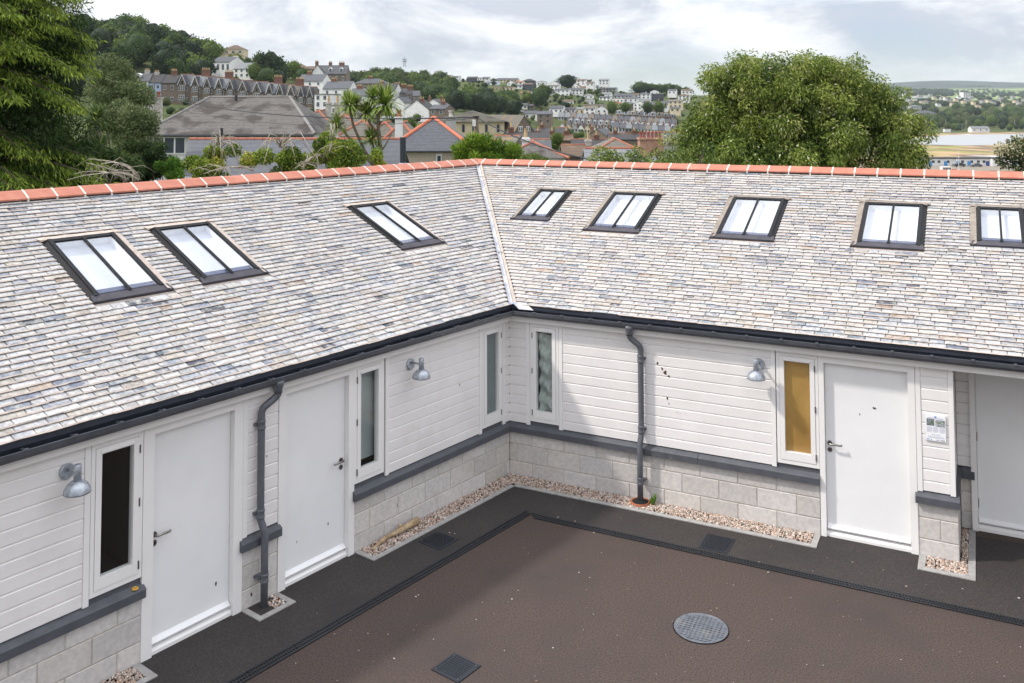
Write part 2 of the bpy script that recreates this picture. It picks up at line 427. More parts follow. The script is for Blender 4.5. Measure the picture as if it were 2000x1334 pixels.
# ridge tiles with white joints
for side in 'LR':
    ao, as_ = APEX[side]; f2, flip = (fl, False) if side == 'L' else (fr, True)
    sl = (RZ - EZ) / (EO - ao)
    s = as_; k = 0
    while s < WING_END:
        w = .335 if side == 'L' else .325
        if k == 0: w *= .55
        x0, x1 = s + .006, min(s + w, WING_END) - .006
        if side == 'L' and k == 0 or side == 'R' and k == 0: x0 = s + .0
        p = []
        zt = RZ + .075
        for (o, z) in ((.165, zt - .165 * sl * 1.18), (.03, zt - .012), (0, zt), (-.03, zt - .012), (-.165, zt - .165 * sl * 1.18)): p.append((ao + o, z))
        q = [(o, z - .018) for o, z in p[::-1]]
        dz = rnd.uniform(-.003, .003)
        m = MB(f2, flip)
        m.extrude([(a, b + dz) for a, b in p + q], x0, x1)
        tile = m.build('ridge_tile', M_terra, bld)
        j = MB(f2, flip)
        pj = [(o, z + .004) for o, z in p]; qj = [(o, z - .05) for o, z in p[::-1]]
        j.extrude(pj + qj, x1 - .008, x1 + .014)
        j.build('mortar_joint', M_white_mortar, tile)
        s += w; k += 1
    m = MB(f2, flip); m.extrude([(ao + .15, RZ - .13 * sl + .03), (ao, RZ + .05), (ao - .15, RZ - .13 * sl + .03), (ao - .13, RZ - .16), (ao + .13, RZ - .16 + .05)], as_ + .05, WING_END)
    m.build('ridge_bed', M_dark, bld)
# valley gutter: lead on one side, a mortar strip on the other
for side in 'LR':
    sf, ln, as_ = slope_frame(side); flip = side == 'R'
    v = MB(sf, flip)
    N_ = 14
    for i in range(N_):
        ta, tb = ln * i / N_ - (.03 if i == 0 else 0), ln * (i + 1) / N_
        sa, sb = VC[side] + (as_ - VC[side]) * ta / ln, VC[side] + (as_ - VC[side]) * tb / ln
        w = (.07 if side == 'L' else .085)
        v.add([(sa, ta, .018), (sa + w, ta, .03), (sb + w, tb, .03), (sb, tb, .018)], [(0, 1, 2, 3)])
        if i % 4 == 3: v.box(sb - .0, sb + w * .95, tb - .02, tb, .02, .035)
    if side == 'L': v.build('valley_lead', M_lead, bld)
    else:
        v.build('valley_fillet', material('cream_mortar', (178, 168, 158), (158, 148, 139), scale=9, rough=.9), bld)
        v2 = MB(sf, flip)
        for i in range(N_):
            ta, tb = ln * i / N_ - (.04 if i == 0 else 0), ln * (i + 1) / N_
            sa, sb = VC[side] + (as_ - VC[side]) * ta / ln, VC[side] + (as_ - VC[side]) * tb / ln
            v2.add([(sa, ta, .023), (sa + .03, ta, .034), (sb + .03, tb, .034), (sb, tb, .023)], [(0, 1, 2, 3)])
        v2.build('valley_lead', M_lead, bld)
m = MB(fr, True); m.add([(.10, .13, 2.30), (.24, .19, 2.225), (.44, .16, 2.222), (.30, .10, 2.29)], [(0, 1, 2, 3)]); m.build('valley_apron', M_lead, bld)

# skylights
for side in 'LR':
    sf, ln, as_ = slope_frame(side); flip = side == 'R'
    for (cs, w, t0, t1) in SKY[side]:
        x0, x1 = cs - w / 2, cs + w / 2
        b = .045; hz = .055
        m = MB(sf, flip)
        m.box(x0, x0 + b, t0, t1, -.05, hz); m.box(x1 - b, x1, t0, t1, -.05, hz)
        m.box(x0 + b, x1 - b, t1 - .055, t1, -.05, hz - .004); m.box(x0 + b, x1 - b, t0, t0 + .03, -.05, hz - .026)
        sk_ = m.build('skylight', M_black, bld)
        m = MB(sf, flip); m.box(cs - .013, cs + .013, t0 + .0, t1 - .05, hz - .02, hz + .006); m.build('glazing_bar', M_black, sk_)
        for xa, xb in ((x0 + b, cs - .013), (cs + .013, x1 - b)):
            m = MB(sf, flip); m.box(xa, xb, t0 + .03, t1 - .055, hz - .022, hz - .016); m.build('pane', M_skyglass, sk_)
        m = MB(sf, flip); m.box(x0 + b + .002, x1 - b - .002, t0 + .03, t0 + .115, hz - .052, hz - .034); m.build('lower_rail', M_blue, sk_)
        for xe in (x0 + .012, cs, x1 - .012):
            m = MB(sf, flip); m.box(xe - .018, xe + .018, t0 - .012, t0 + .012, -.01, hz + .0); m.build('clip', M_dark, sk_)
        m = MB(sf, flip)           # white lined shaft down to the ceiling
        q = .30
        y0, y1 = t0 + .03, t1 - .05
        xa, xb = x0 + b + .003, x1 - b - .003
        y1 -= .006
        m.add([(xa, y0, .028), (xb, y0, .028), (xb, y1, .028), (xa, y1, .028), (xa, y0, -q), (xb, y0, -q), (xb, y1, -q), (xa, y1, -q)],
              [(0, 1, 5, 4), (1, 2, 6, 5), (2, 3, 7, 6), (3, 0, 4, 7)])
        m.build('shaft', M_shaft, sk_)
        m = MB(sf, flip); m.add([(xa, y0, -.055), (xb, y0, -.055), (xb, y1, -.055), (xa, y1, -.055)], [(0, 1, 2, 3)]); m.build('blind', M_shaft_in, sk_)
        # grey apron below, mortar fillets at the head and at one side, flashing at the other
        m = MB(sf, flip); m.add([(x0 - .085, t0 - .10, .034), (x1 + .055, t0 - .10, .034), (x1 + .04, t0, .042), (x0 - .06, t0, .042), (x0 - .085, t0 - .10, 0), (x1 + .055, t0 - .10, 0)], [(0, 1, 2, 3), (4, 5, 1, 0)]); m.build('apron', M_flash, sk_)
        m = MB(sf, flip)
        def fillet(pts, n=10):
            (a, b_) , (c_, d_) = pts
        nseg = 9
        far = x0 if side == 'L' else x1     # the flashed side
        near = x1 if side == 'R' else x0
        mort, lead_ = (x0, x1) if side == 'L' else (x1, x0)
        # mortar side is the one nearer the valley
        ms_ = x0 if side == 'L' else x0
        sgn = -1
        for i in range(nseg):
            ta, tb = t0 - .09 + (t1 - t0 + .17) * i / nseg, t0 - .09 + (t1 - t0 + .17) * (i + 1) / nseg
            j0, j1 = .088 + rnd.uniform(-.006, .006), .088 + rnd.uniform(-.006, .006)
            m.add([(ms_ - .012, ta, .046), (ms_ - j0, ta, .028), (ms_ - j1, tb, .028), (ms_ - .012, tb, .046)], [(0, 1, 2, 3)])
        nseg = 6
        for i in range(nseg):
            xa_, xb_ = x0 - .085 + (w + .17) * i / nseg, x0 - .085 + (w + .17) * (i + 1) / nseg
            j0, j1 = .085 + rnd.uniform(-.008, .008), .085 + rnd.uniform(-.008, .008)
            m.add([(xa_, t1 + .002, .05), (xb_, t1 + .002, .05), (xb_, t1 + j1, .03), (xa_, t1 + j0, .03)], [(0, 1, 2, 3)])
        m.build('mortar_fillet', M_bed if side == 'L' else material('dirty_mortar', (146, 136, 126), (122, 112, 103), scale=9, rough=.9), sk_)
        m = MB(sf, flip); m.add([(x1 - .002, t0 - .06, .04), (x1 + .055, t0 - .06, .012), (x1 + .055, t1 + .01, .012), (x1 - .002, t1 + .01, .04)], [(0, 1, 2, 3)]); m.build('side_flashing', M_black, sk_)

# fascia, gutter, eaves strip
for side in 'LR':
    f2, flip = (fl, False) if side == 'L' else (fr, True)
    # fascias meet in the inner corner; shift of the corner per unit of offset
    CO = .8095
    m = MB(f2, flip); m.extrude([(.07, 2.034), (.07, 2.150), (-.04, 2.150), (-.04, 2.034)], 0, WING_END, m0=CO); m.build('fascia', M_white, bld)
    m = MB(f2, flip); m.extrude([(.112, 2.21), (.112, 2.262), (.06, 2.262), (.06, 2.16), (.075, 2.16), (.105, 2.21)], 0, WING_END, m0=CO); m.build('eaves_strip', material('eaves_felt', (52, 56, 68), (44, 47, 58), scale=12, rough=.5), bld)
    prof = [(.072, 2.185), (.076, 2.150), (.092, 2.128), (.118, 2.122), (.142, 2.130), (.160, 2.152), (.168, 2.186), (.174, 2.194), (.182, 2.192), (.180, 2.180), (.172, 2.150), (.150, 2.118), (.118, 2.110), (.086, 2.116), (.071, 2.140)]
    m = MB(f2, flip); m.extrude(prof, 0, WING_END, m0=CO); gut = m.build('gutter', M_gutter, bld)
    s = .45 if side == 'L' else .445
    while s < WING_END:
        m = MB(f2, flip); m.box(s - .012, s + .012, .078, .172, 2.176, 2.188); m.box(s - .016, s + .016, .160, .188, 2.186, 2.202); m.box(s - .012, s + .012, .074, .09, 2.16, 2.23)
        m.build('gutter_bracket', M_gutter, gut)
        s += .3935

# ---- plinth blocks
def plinth(f2, flip, x0, x1, joint, corner=False):
    m = MB(f2, flip); m.box(x0 + .004, x1 - .004, -.20, -.007, -.1, .575)
    wall = m.build('plinth_wall', M_mortar, bld)
    for k, (za, zb) in enumerate(((-.08, .180), (.190, .405), (.415, .572))):
        x = joint + (.225 if k != 1 else 0)
        js = [x0] + [x + .45 * i for i in range(-30, 40) if x0 + .05 < x + .45 * i < x1 - .05] + [x1]
        for a, b in zip(js[:-1], js[1:]):
            a2 = a + (.005 if a != x0 else 0); b2 = b - (.005 if b != x1 else 0)
            m = MB(f2, flip)
            q = rnd.uniform(.90, 1.10); w = rnd.uniform(-.03, .03)
            m.cbox(a2, b2, -.1, rnd.uniform(-.0015, .0015), za, zb, .005, (q, q * (1 - w * .3), q * (1 - w)))
            m.build('block', M_block, wall, cols=True)
    return wall
plinth(fl, False, 0, 2.765, .279); plinth(fl, False, 3.79, 4.235, .279 + .13); plinth(fl, False, 5.25, WING_END - .2, .279 + .02)
plinth(fr, True, 0, 3.962, .105); plinth(fr, True, 4.968, 5.378, .105 + .15)
# sills of grey render
SILL = [(-.05, .572), (.05, .572), (.052, .645), (.045, .655), (-.02, .690), (-.05, .694)]
def sill(f2, flip, x0, x1, m0=None):
    m = MB(f2, flip); m.extrude(SILL, x0, x1, m0=m0); return m.build('sill', M_grey, bld)
CO = .8095
sill(fl, False, 0, 2.79, CO); sill(fl, False, 3.77, 4.245); sill(fl, False, 5.242, WING_END - .2)
for a, b in ((0, 1.845), (1.849, 2.56), (2.564, 3.968)): sill(fr, True, a, b, CO if a == 0 else None)
sill(fr, True, 4.962, 5.395)
# ---- boarded panels
def panel(f2, flip, x0, x1, trims, o=0.0, z0=.698, z1=2.034):
    m = MB(f2, flip); m.box(x0 + .003, x1 - .003, o - .06, o - .012, z0 + .006, z1)
    p = m.build('boarded_panel', M_white, bld)
    a = x0 + (.055 if 'a' in trims else 0); b = x1 - (.055 if 'b' in trims else 0)
    if 'a' in trims: t = MB(f2, flip); t.cbox(x0, a - .002, o - .02, o + .007, z0 - .012, z1, .003); t.build('trim', M_cream, p)
    if 'b' in trims: t = MB(f2, flip); t.cbox(b + .002, x1, o - .02, o + .007, z0 - .012, z1, .003); t.build('trim', M_cream, p)
    z = z0; k = 0
    while z < z1 - .02:
        h = .114 if k == 0 else .1235
        zt = min(z + h, z1)
        t = MB(f2, flip)
        d = rnd.uniform(-.001, .001)
        t.extrude([(o - .02, z + .001), (o - .001 + d, z + .001), (o + d, z + .004), (o + d, zt - .016), (o - .012, zt - .005), (o - .02, zt - .005)], a, b)
        t.build('board', M_white, p)
        z += h; k += 1
    return p
panel(fl, False, .0, .142, ''); panel(fl, False, .577, 2.292, 'ab'); panel(fl, False, 3.79, 4.212, 'b'); panel(fl, False, 5.737, WING_END - .2, 'a')
panel(fr, True, .0, .303, 'b'); panel(fr, True, .722, 3.487, 'ab'); panel(fr, True, 4.985, 5.362, 'ab')
m = MB(fl); m.cbox(.10, .148, -.02, .010, .686, 2.034, .003); m.build('corner_trim', M_cream, bld)
# ---- windows
def window(f2, flip, x0, x1, backing, hinge, name_mat=None, depth=.045):
    z0, z1 = .742, 2.034
    m = MB(f2, flip)
    e = .035
    m.box(x0, x0 + e, -.08, .004, z0, z1); m.box(x1 - e, x1, -.08, .004, z0, z1); m.box(x0 + e, x1 - e, -.08, .004, z0, z0 + .045); m.box(x0 + e, x1 - e, -.08, .004, 1.972, z1)
    w = m.build('window', M_cream, bld)
    a, b, c, d = x0 + e + .003, x1 - e - .003, z0 + .048, 1.969
    q = .052
    m = MB(f2, flip)
    m.box(a, a + q, -.06, .010, c, d); m.box(b - q, b, -.06, .010, c, d); m.box(a + q, b - q, -.06, .009, c, c + .09); m.box(a + q, b - q, -.06, .009, d - .055, d)
    m.build('sash', M_cream, w)
    m = MB(f2, flip); m.cbox(a + q - .004, b - q + .01, .0, .022, d - .05, d - .028, .004); m.build('vent_cover', M_cream, w)
    m = MB(f2, flip); m.box(a + q - .002, b - q + .002, -.028, -.022, c + .088, d - .053); m.build('pane', M_glass, w)
    for zz in (.86, 1.40, 1.86):
        xx = x0 + e if hinge == 'a' else x1 - e
        m = MB(f2, flip); m.box(xx - .006, xx + .006, .0, .016, zz - .035, zz + .035); m.build('hinge', M_steel, w)
    if backing is not None:
        m = MB(f2, flip); m.box(a, b, -depth - .01, -depth, c, d); m.build('blind', backing, w)
    else:
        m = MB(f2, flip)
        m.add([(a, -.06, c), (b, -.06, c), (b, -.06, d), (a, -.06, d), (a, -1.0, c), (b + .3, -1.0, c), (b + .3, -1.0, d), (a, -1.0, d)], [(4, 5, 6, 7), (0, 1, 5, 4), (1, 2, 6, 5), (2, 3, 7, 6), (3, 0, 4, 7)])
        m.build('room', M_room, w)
    # dark flashing under the window, standing on the sill
    m = MB(f2, flip); m.box(x0 + .004, x1 - .004, -.05, -.012, .68, z0); m.build('under_sill', M_grey, w)
    return w
window(fl, False, .152, .574, M_blind, 'a'); w2 = window(fl, False, 2.318, 2.765, None, 'b'); w1 = window(fl, False, 5.262, 5.733, None, 'a')
wr1 = window(fr, True, .307, .718, None, 'a'); window(fr, True, 3.497, 3.965, M_paper, 'b')
# crumpled sheet behind the corner window
m = MB(fr, True)
nx, nz = 14, 40
VV, FF = [], []
for i in range(nx + 1):
    for j in range(nz + 1):
        x = .395 + .27 * i / nx; z = .86 + 1.02 * j / nz
        if j == nz: z -= .16 * max(0, (i / nx - .25))
        dd = .022 * math.sin(9 * x * 3 + 5 * z) + .018 * math.sin(31 * z + 18 * x) + .010 * math.sin(70 * x - 26 * z)
        VV.append((x, -.10 + dd, z))
for i in range(nx):
    for j in range(nz): FF.append((i * (nz + 1) + j, (i + 1) * (nz + 1) + j, (i + 1) * (nz + 1) + j + 1, i * (nz + 1) + j + 1))
m.add(VV, FF); m.build('sheet', M_curtain, wr1, smooth=True)
m = MB(fr, True); m.box(.38, .68, -.20, -.19, .8, 1.95); m.build('backing_board', material('brown_board', (120, 84, 62), (100, 68, 50), scale=4), wr1)
m = MB(fl); m.box(2.36, 2.60, -.13, -.12, .92, 1.95); m.build('partition', material('grey_partition', (176, 180, 178), (162, 166, 164), scale=2), w2)
# ---- doors
def door(f2, flip, x0, x1, a, b, handle_at, o=-.06, hinges=None, z1=1.945):
    m = MB(f2, flip)
    m.box(x0, a - .003, -.12 + o + .06, .008 + o + .06, -.02, 2.034); m.box(b + .003, x1, -.12 + o + .06, .008 + o + .06, -.02, 2.034); m.box(a - .003, b + .003, -.12 + o + .06, .006 + o + .06, z1, 2.034)
    fm = m.build('door_frame', M_cream, bld)
    m = MB(f2, flip); m.box(a, b, o - .045, o, .085, z1 - .003)
    dr = m.build('door', M_door, bld)
    m = MB(f2, flip); m.extrude([(o, .085), (o + .035, .085), (o + .038, .098), (o, .135)], a + .004, b - .004); m.build('weatherboard', M_door, dr)
    m = MB(f2, flip); m.extrude([(o - .05, -.02), (o + .045, -.02), (o + .045, .034), (o - .0, .062), (o - .05, .062)], a - .002, b + .002); m.build('threshold', M_cream, dr)
    if handle_at is not None:
        hx, sg = handle_at
        r = lambda ang, rr, y: (hx + rr * math.cos(ang), y, 1.035 + rr * math.sin(ang))
        m = MB(f2, flip)
        P = [(hx, o, 1.035), (hx, o + .05, 1.035), (hx + sg * .012, o + .058, 1.035), (hx + sg * .125, o + .058, 1.035), (hx + sg * .135, o + .045, 1.035)]
        m2 = MB(); m2.tube([f2(*p) for p in P], .0105, 8); m2.build('handle', M_steel, dr, smooth=True)
        for zc_, nm in ((1.035, 'rose'), (.96, 'lock_cover')):
            pts = []
            for y in (o, o + .009): pts += [f2(hx + .026 * math.cos(2 * math.pi * i / 16), y, zc_ + .026 * math.sin(2 * math.pi * i / 16)) for i in range(16)]
            m2 = MB(); m2.add(pts, [(i, (i + 1) % 16, 16 + (i + 1) % 16, 16 + i) for i in range(16)] + [tuple(range(16, 32))]); m2.build(nm, M_steel, dr)
        m2 = MB(f2, flip); m2.box(hx - .003, hx + .003, o + .009, o + .011, .948, .972); m2.build('keyhole', M_pit, dr)
    if hinges:
        for zz in (.30, 1.05, 1.82):
            m = MB(f2, flip); m.box(hinges - .007, hinges + .007, o, o + .016, zz - .05, zz + .05); m.build('hinge', M_steel, dr)
    return dr
d1 = door(fl, False, 4.216, 5.258, 4.318, 5.152, (5.11, -1)); d2 = door(fl, False, 2.768, 3.787, 2.852, 3.692, (2.905, 1)); d3 = door(fr, True, 3.969, 4.982, 4.030, 4.905, (4.072, 1))
# ---- recessed bay at the right end
RO = -.95
m = MB(fr, True); m.box(5.30, 5.378, RO, -.1, -.08, .575); pw = m.build('pier_return', M_mortar, bld)
for k, (za, zb) in enumerate(((-.08, .180), (.190, .405), (.415, .572))):
    ys = [RO + .1, -.55 + (.12 if k == 1 else 0), -.102]
    for a, b in zip(ys[:-1], ys[1:]):
        m = MB(fr, True); q = rnd.uniform(.92, 1.06); m.box(5.30, 5.381, a + .004, b - .004, za, zb, (q, q, q)); m.build('block', M_block, pw, cols=True)
m = MB(fr, True); m.extrude([(RO + .02, .572), (-.02, .572), (-.02, .69), (RO + .02, .69)], 5.30, 5.395); m.build('sill', M_grey, bld)
m = MB(fr, True); m.box(5.30, 5.355, RO, -.03, .70, 2.034); m.build('boarded_return', M_white, bld)
plinth(lambda s, o, z: fr(s, o + RO, z), True, 5.385, 5.535, .15)
panel(lambda s, o, z: fr(s, o + RO, z), True, 5.36, 5.535, '')
m = MB(fr, True); m.extrude([(RO, .572), (RO + .05, .572), (RO + .05, .65), (RO, .69)], 5.397, 5.535); m.build('sill', M_grey, bld)
door(lambda s, o, z: fr(s, o + RO, z), True, 5.50, 7.0, 5.565, 6.50, None, o=-.03, hinges=5.565)
plinth(lambda s, o, z: fr(s, o + RO, z), True, 7.0, WING_END - .2, .1); panel(lambda s, o, z: fr(s, o + RO, z), True, 7.0, WING_END - .2, '')
m = MB(fr, True); m.box(5.36, WING_END - .2, RO, -.04, 2.04, 2.06); m.build('soffit', M_white, bld)
# ceilings of the wings: keep daylight out of the rooms
for f2, flip in ((fl, False), (fr, True)):
    m = MB(f2, flip); m.box(-.2, WING_END - .3, -3.2, -.3, 2.04, 2.07); m.build('ceiling', M_white, bld)
    m = MB(f2, flip); m.box(-.2, WING_END - .3, -1.3, -1.25, -.1, 2.04); m.build('inner_wall', M_white, bld)
# ---- downpipes
def downpipe(f2, flip, s_top, s_main, jog, bottom):
    o1, o2, o3 = .125, .062, .105
    P = [(s_top, o1, 2.13), (s_top, o1, 2.06), (s_top, o1, 2.02)]
    for i in range(1, 6):
        a = i / 6; P.append((s_top + (s_main - s_top) * (a * a * (3 - 2 * a)), o1 + (o2 - o1) * a, 2.02 - .14 * a))
    P += [(s_main, o2, 1.86), (s_main, o2, 1.80), (s_main, o2, 1.3), (s_main, o2, .90), (s_main, o2, .83), (s_main + jog * .5, (o2 + o3) / 2, .77), (s_main + jog, o3, .71), (s_main + jog, o3, .5), (s_main + jog, o3, bottom)]
    m = MB(); m.tube([f2(*p) for p in P], .036, 12)
    pipe = m.build('downpipe', M_pipe, bld, smooth=True)
    m = MB(); m.tube([f2(s_top, o1, 2.15), f2(s_top, o1, 2.115), f2(s_top, o1, 2.06), f2(s_top, o1, 2.03)], [.062, .058, .042, .042], 12); m.build('outlet', M_gutter, pipe, smooth=True)
    for zz, o in ((1.745, o2), (.885, o2), (.275, o3)):
        ss = s_main if zz > .8 else s_main + jog
        m = MB(); m.tube([f2(ss, o, zz + .045), f2(ss, o, zz + .04), f2(ss, o, zz + .028), f2(ss, o, zz + .02), f2(ss, o, zz - .02), f2(ss, o, zz - .028), f2(ss, o, zz - .04), f2(ss, o, zz - .045)], [.0385, .043, .043, .0395, .0395, .043, .043, .0385], 12)
        m.build('collar', M_pipe, pipe, smooth=True)
        m = MB(f2, flip); m.box(ss - .05, ss + .05, .0, o - .02, zz - .012, zz + .012); m.build('pipe_bracket', M_pipe, pipe)
    return pipe
downpipe(fr, True, 1.742, 1.862, -.006, .035); downpipe(fl, False, 3.893, 4.045, -.02, -.06)
# ---- marks: droppings and mud on boards and doors
def mark(f2, flip, s, z, w, h, o=.0025, parent=bld):
    m = MB(f2, flip); n = 9; pts = []
    for i in range(n):
        a = 2 * math.pi * i / n; r = rnd.uniform(.45, 1.0); pts.append((s + w * r * math.cos(a) / 2, o, z + h * r * math.sin(a) / 2))
    m.add(pts + [(s, o + .006, z)], [(i, (i + 1) % n, n) for i in range(n)]); m.build('dirt_mark', M_brown, parent)
for s, z, w, h in ((2.06, 1.70, .03, .04), (2.155, 1.595, .06, .07), (2.12, 1.64, .035, .05), (2.20, 1.56, .045, .03), (2.18, 1.29, .02, .05), (2.20, 1.23, .012, .03), (2.30, 1.14, .012, .012), (2.34, 1.13, .01, .01)): mark(fr, True, s, z, w, h)
for s, z, w, h in ((1.01, 1.405, .014, .05), (1.45, 1.25, .01, .016), (3.93, 1.39, .016, .03), (2.10, .30, .012, .07)): mark(fl, False, s, z, w, h)
mark(fl, False, 4.46, .34, .025, .06, -.055, d1); mark(fl, False, 3.08, .42, .014, .06, -.056, d2); mark(fl, False, 3.5, .38, .01, .035, -.056, d2); mark(fr, True, 4.555, 1.49, .045, .03, -.056, d3); mark(fr, True, 4.40, 1.40, .012, .03, -.056, d3)
mark(fl, False, 4.10, .115, .03, .06, .003)
m = MB(fr, True); m.box(2.02, 2.022, .0, .003, 1.2, 1.22)
# ---- wall lamps
def lamp(f2, s, z, label):
    root = thing('wall_lamp', label, 'wall lamp', f2(s, 0, z), 'galvanised lamps on the yard walls')
    r = np.array([f2(1, 0, 0), f2(0, 1, 0), f2(0, 0, 0)]); ax, nn = r[0] - r[2], r[1] - r[2]
    pts = []
    for y, rr in ((.001, .064), (.02, .064), (.026, .058)): pts += [f2(s + rr * math.cos(2 * math.pi * i / 24), y, z + rr * math.sin(2 * math.pi * i / 24)) for i in range(24)]
    m = MB(); m.add(pts, [(k * 24 + i, k * 24 + (i + 1) % 24, k * 24 + 24 + (i + 1) % 24, k * 24 + 24 + i) for k in (0, 1) for i in range(24)] + [tuple(range(48, 72))]); m.build('wall_plate', M_galv, root)
    m = MB(); m.tube([f2(s, .02, z + .02), f2(s, .17, z + .03)], .0125, 10); m.build('arm', M_galv, root, smooth=True)
    c = f2(s, .185, z - .02)
    m = MB(); m.lathe([(.001, .115), (.028, .115), (.031, .111), (.031, -.02), (.001, -.02)], c, 20); m.build('stem', M_galv, root, smooth=True)
    m = MB()
    prof = [(.031, -.012)] + [(.105 * math.sin(a), -.105 + .098 * math.cos(a)) for a in np.linspace(.32, 1.5, 10)] + [(.107, -.108)] + [(.101 * math.sin(a), -.108 + .092 * math.cos(a)) for a in np.linspace(1.5, .2, 8)]
    m.lathe(prof, c, 28); m.build('shade', M_galv, root, smooth=True)
    m = MB(); m.lathe([(.001, -.10), (.02, -.095), (.03, -.07), (.02, -.03)], c, 12); m.build('bulb', material('opal_glass', (230, 228, 222), rough=.2), root, smooth=True)
lamp(fl, 5.945, 1.865, 'galvanised wall lamp left of the narrow dark window, nearest to the camera')
lamp(fl, 1.895, 1.855, 'galvanised wall lamp on the shaded boards right of the middle door')
lamp(fr, 3.305, 1.845, 'galvanised wall lamp on the sunlit boards left of the ochre window')
# ---- information notice
m = MB(fr, True); m.box(5.077, 5.279, .007, .017, 1.250, 1.525)
nb = top(m, 'notice_board', material('notice_white', (238, 238, 240), rough=.35), 'white printed notice with two small photographs on the boarded pier', 'notice')
def nbx(x0, x1, z0, z1, mat, nm, y=.0185):
    m = MB(fr, True); m.add([(5.077 + x0 * .202, y, 1.25 + z0 * .275), (5.077 + x1 * .202, y, 1.25 + z0 * .275), (5.077 + x1 * .202, y, 1.25 + z1 * .275), (5.077 + x0 * .202, y, 1.25 + z1 * .275)], [(0, 1, 2, 3)]); m.build(nm, mat, nb)
M_ph1 = material('print_photo_a', (58, 66, 60), (150, 158, 168), scale=55, c3=(84, 110, 60), scale3=25, t3=(.5, .6)); M_ph2 = material('print_photo_b', (190, 192, 200), (96, 104, 110), scale=60, c3=(110, 128, 84), scale3=30, t3=(.55, .62))
nbx(.07, .45, .58, .84, M_ph1, 'printed_photo'); nbx(.50, .97, .56, .83, M_ph2, 'printed_photo'); nbx(.46, .55, .905, .955, material('print_blue', (40, 110, 200)), 'emblem')
M_txt = material('print_text', (196, 198, 212), rough=.4)
nbx(.12, .90, .865, .885, material('print_title', (150, 154, 190)), 'title_line')
for cx3 in (.07, .38, .70):
    for i in range(7): nbx(cx3, cx3 + .26 - (.06 if i == 6 else 0), .52 - i * .03, .534 - i * .03, M_txt, 'text_line')
for i, (a, b) in enumerate(((.3, .48), (.28, .5), (.52, .72), (.52, .76))): nbx(a, b, .25 - (i % 2) * .03, .262 - (i % 2) * .03, M_txt, 'text_line')
for i in range(3): nbx(.12, .92, .165 - i * .025, .175 - i * .025, M_txt, 'text_line')
for a, b, mt in ((.05, .2, 'print_blue'), (.26, .30, 'print_dark'), (.5, .68, 'print_title'), (.74, .94, 'print_dark')): nbx(a, b, .035, .06, material(mt, (70, 70, 76)), 'emblem')
# ================================================================ the yard
def gpt(u, v, z=0.0):
    a = ray(u, v); t = (z - CAM_H) / a[2]
    return np.array([a[0] * t, a[1] * t, z])
m = MB()
yard = [fl(-.6, -1.2, 0), fl(WING_END + 3, -1.2, 0), fl(WING_END + 3, 22, 0), fr(WING_END + 3, 22, 0), fr(WING_END + 3, -1.3, 0)]
m.add(yard, [(0, 1, 2, 3, 4)])
pav = top(m, 'pavement', M_asphalt, kind='structure', origin=(0, 0, 0))
_k = np.linalg.solve(np.array([nL[:2], nR[:2]]), np.array([.842, .95]))
pc_ = (C0[0] + _k[0], C0[1] + _k[1], .004); wc_ = (C0[0] - .1, C0[1] + .3, .004)
m = MB()
m.add([pc_, fl(WING_END, .842, .004), fl(WING_END, -.2, .004), wc_], [(0, 1, 2, 3)])
m.add([pc_, wc_, fr(WING_END + 2, -1.2, .004), fr(WING_END + 2, .95, .004)], [(0, 1, 2, 3)])
top(m, 'path', material('asphalt_strip', (25, 23, 23), (70, 63, 60), scale=62, rough=.88, bump=.75, bscale=240, contrast=(.28, .74), c3=(38, 36, 36), scale3=.9, t3=(.45, .8), detail=3.0, bdist=.006), kind='structure', origin=(0, 0, 0))
# kerb edgings round the gravel beds
def kerb(name, pieces, flip):
    m = MB()
    for f2, fp, x0, x1, y0, y1 in pieces:
        mm = MB(f2, fp); mm.box(x0, x1, y0, y1, -.05, .014); m.V += mm.V; m.F += [[i + len(m.V) - 8 for i in f] for f in mm.F]; m.C += mm.C
    return top(m, name, M_kerb, kind='structure', origin=tuple(C0))
kerb('kerb', [(fl, False, .29, 2.75, .235, .30), (fl, False, 2.685, 2.75, .004, .233), (fr, True, .235, 3.965, .275, .345), (fr, True, 3.895, 3.963, .004, .273)], 0)
kerb('kerb', [(fr, True, 4.985, 5.53, .275, .35), (fr, True, 4.985, 5.055, .004, .273), (fr, True, 5.46, 5.53, RO + .06, .273)], 0)
kerb('kerb', [(fl, False, 5.27, 5.34, .004, .233), (fl, False, 5.27, 8.2, .235, .30)], 0)
kerb('kerb', [(fl, False, 3.787, 4.22, .235, .295), (fl, False, 3.787, 3.845, .01, .233), (fl, False, 4.16, 4.22, .01, .233)], 0)
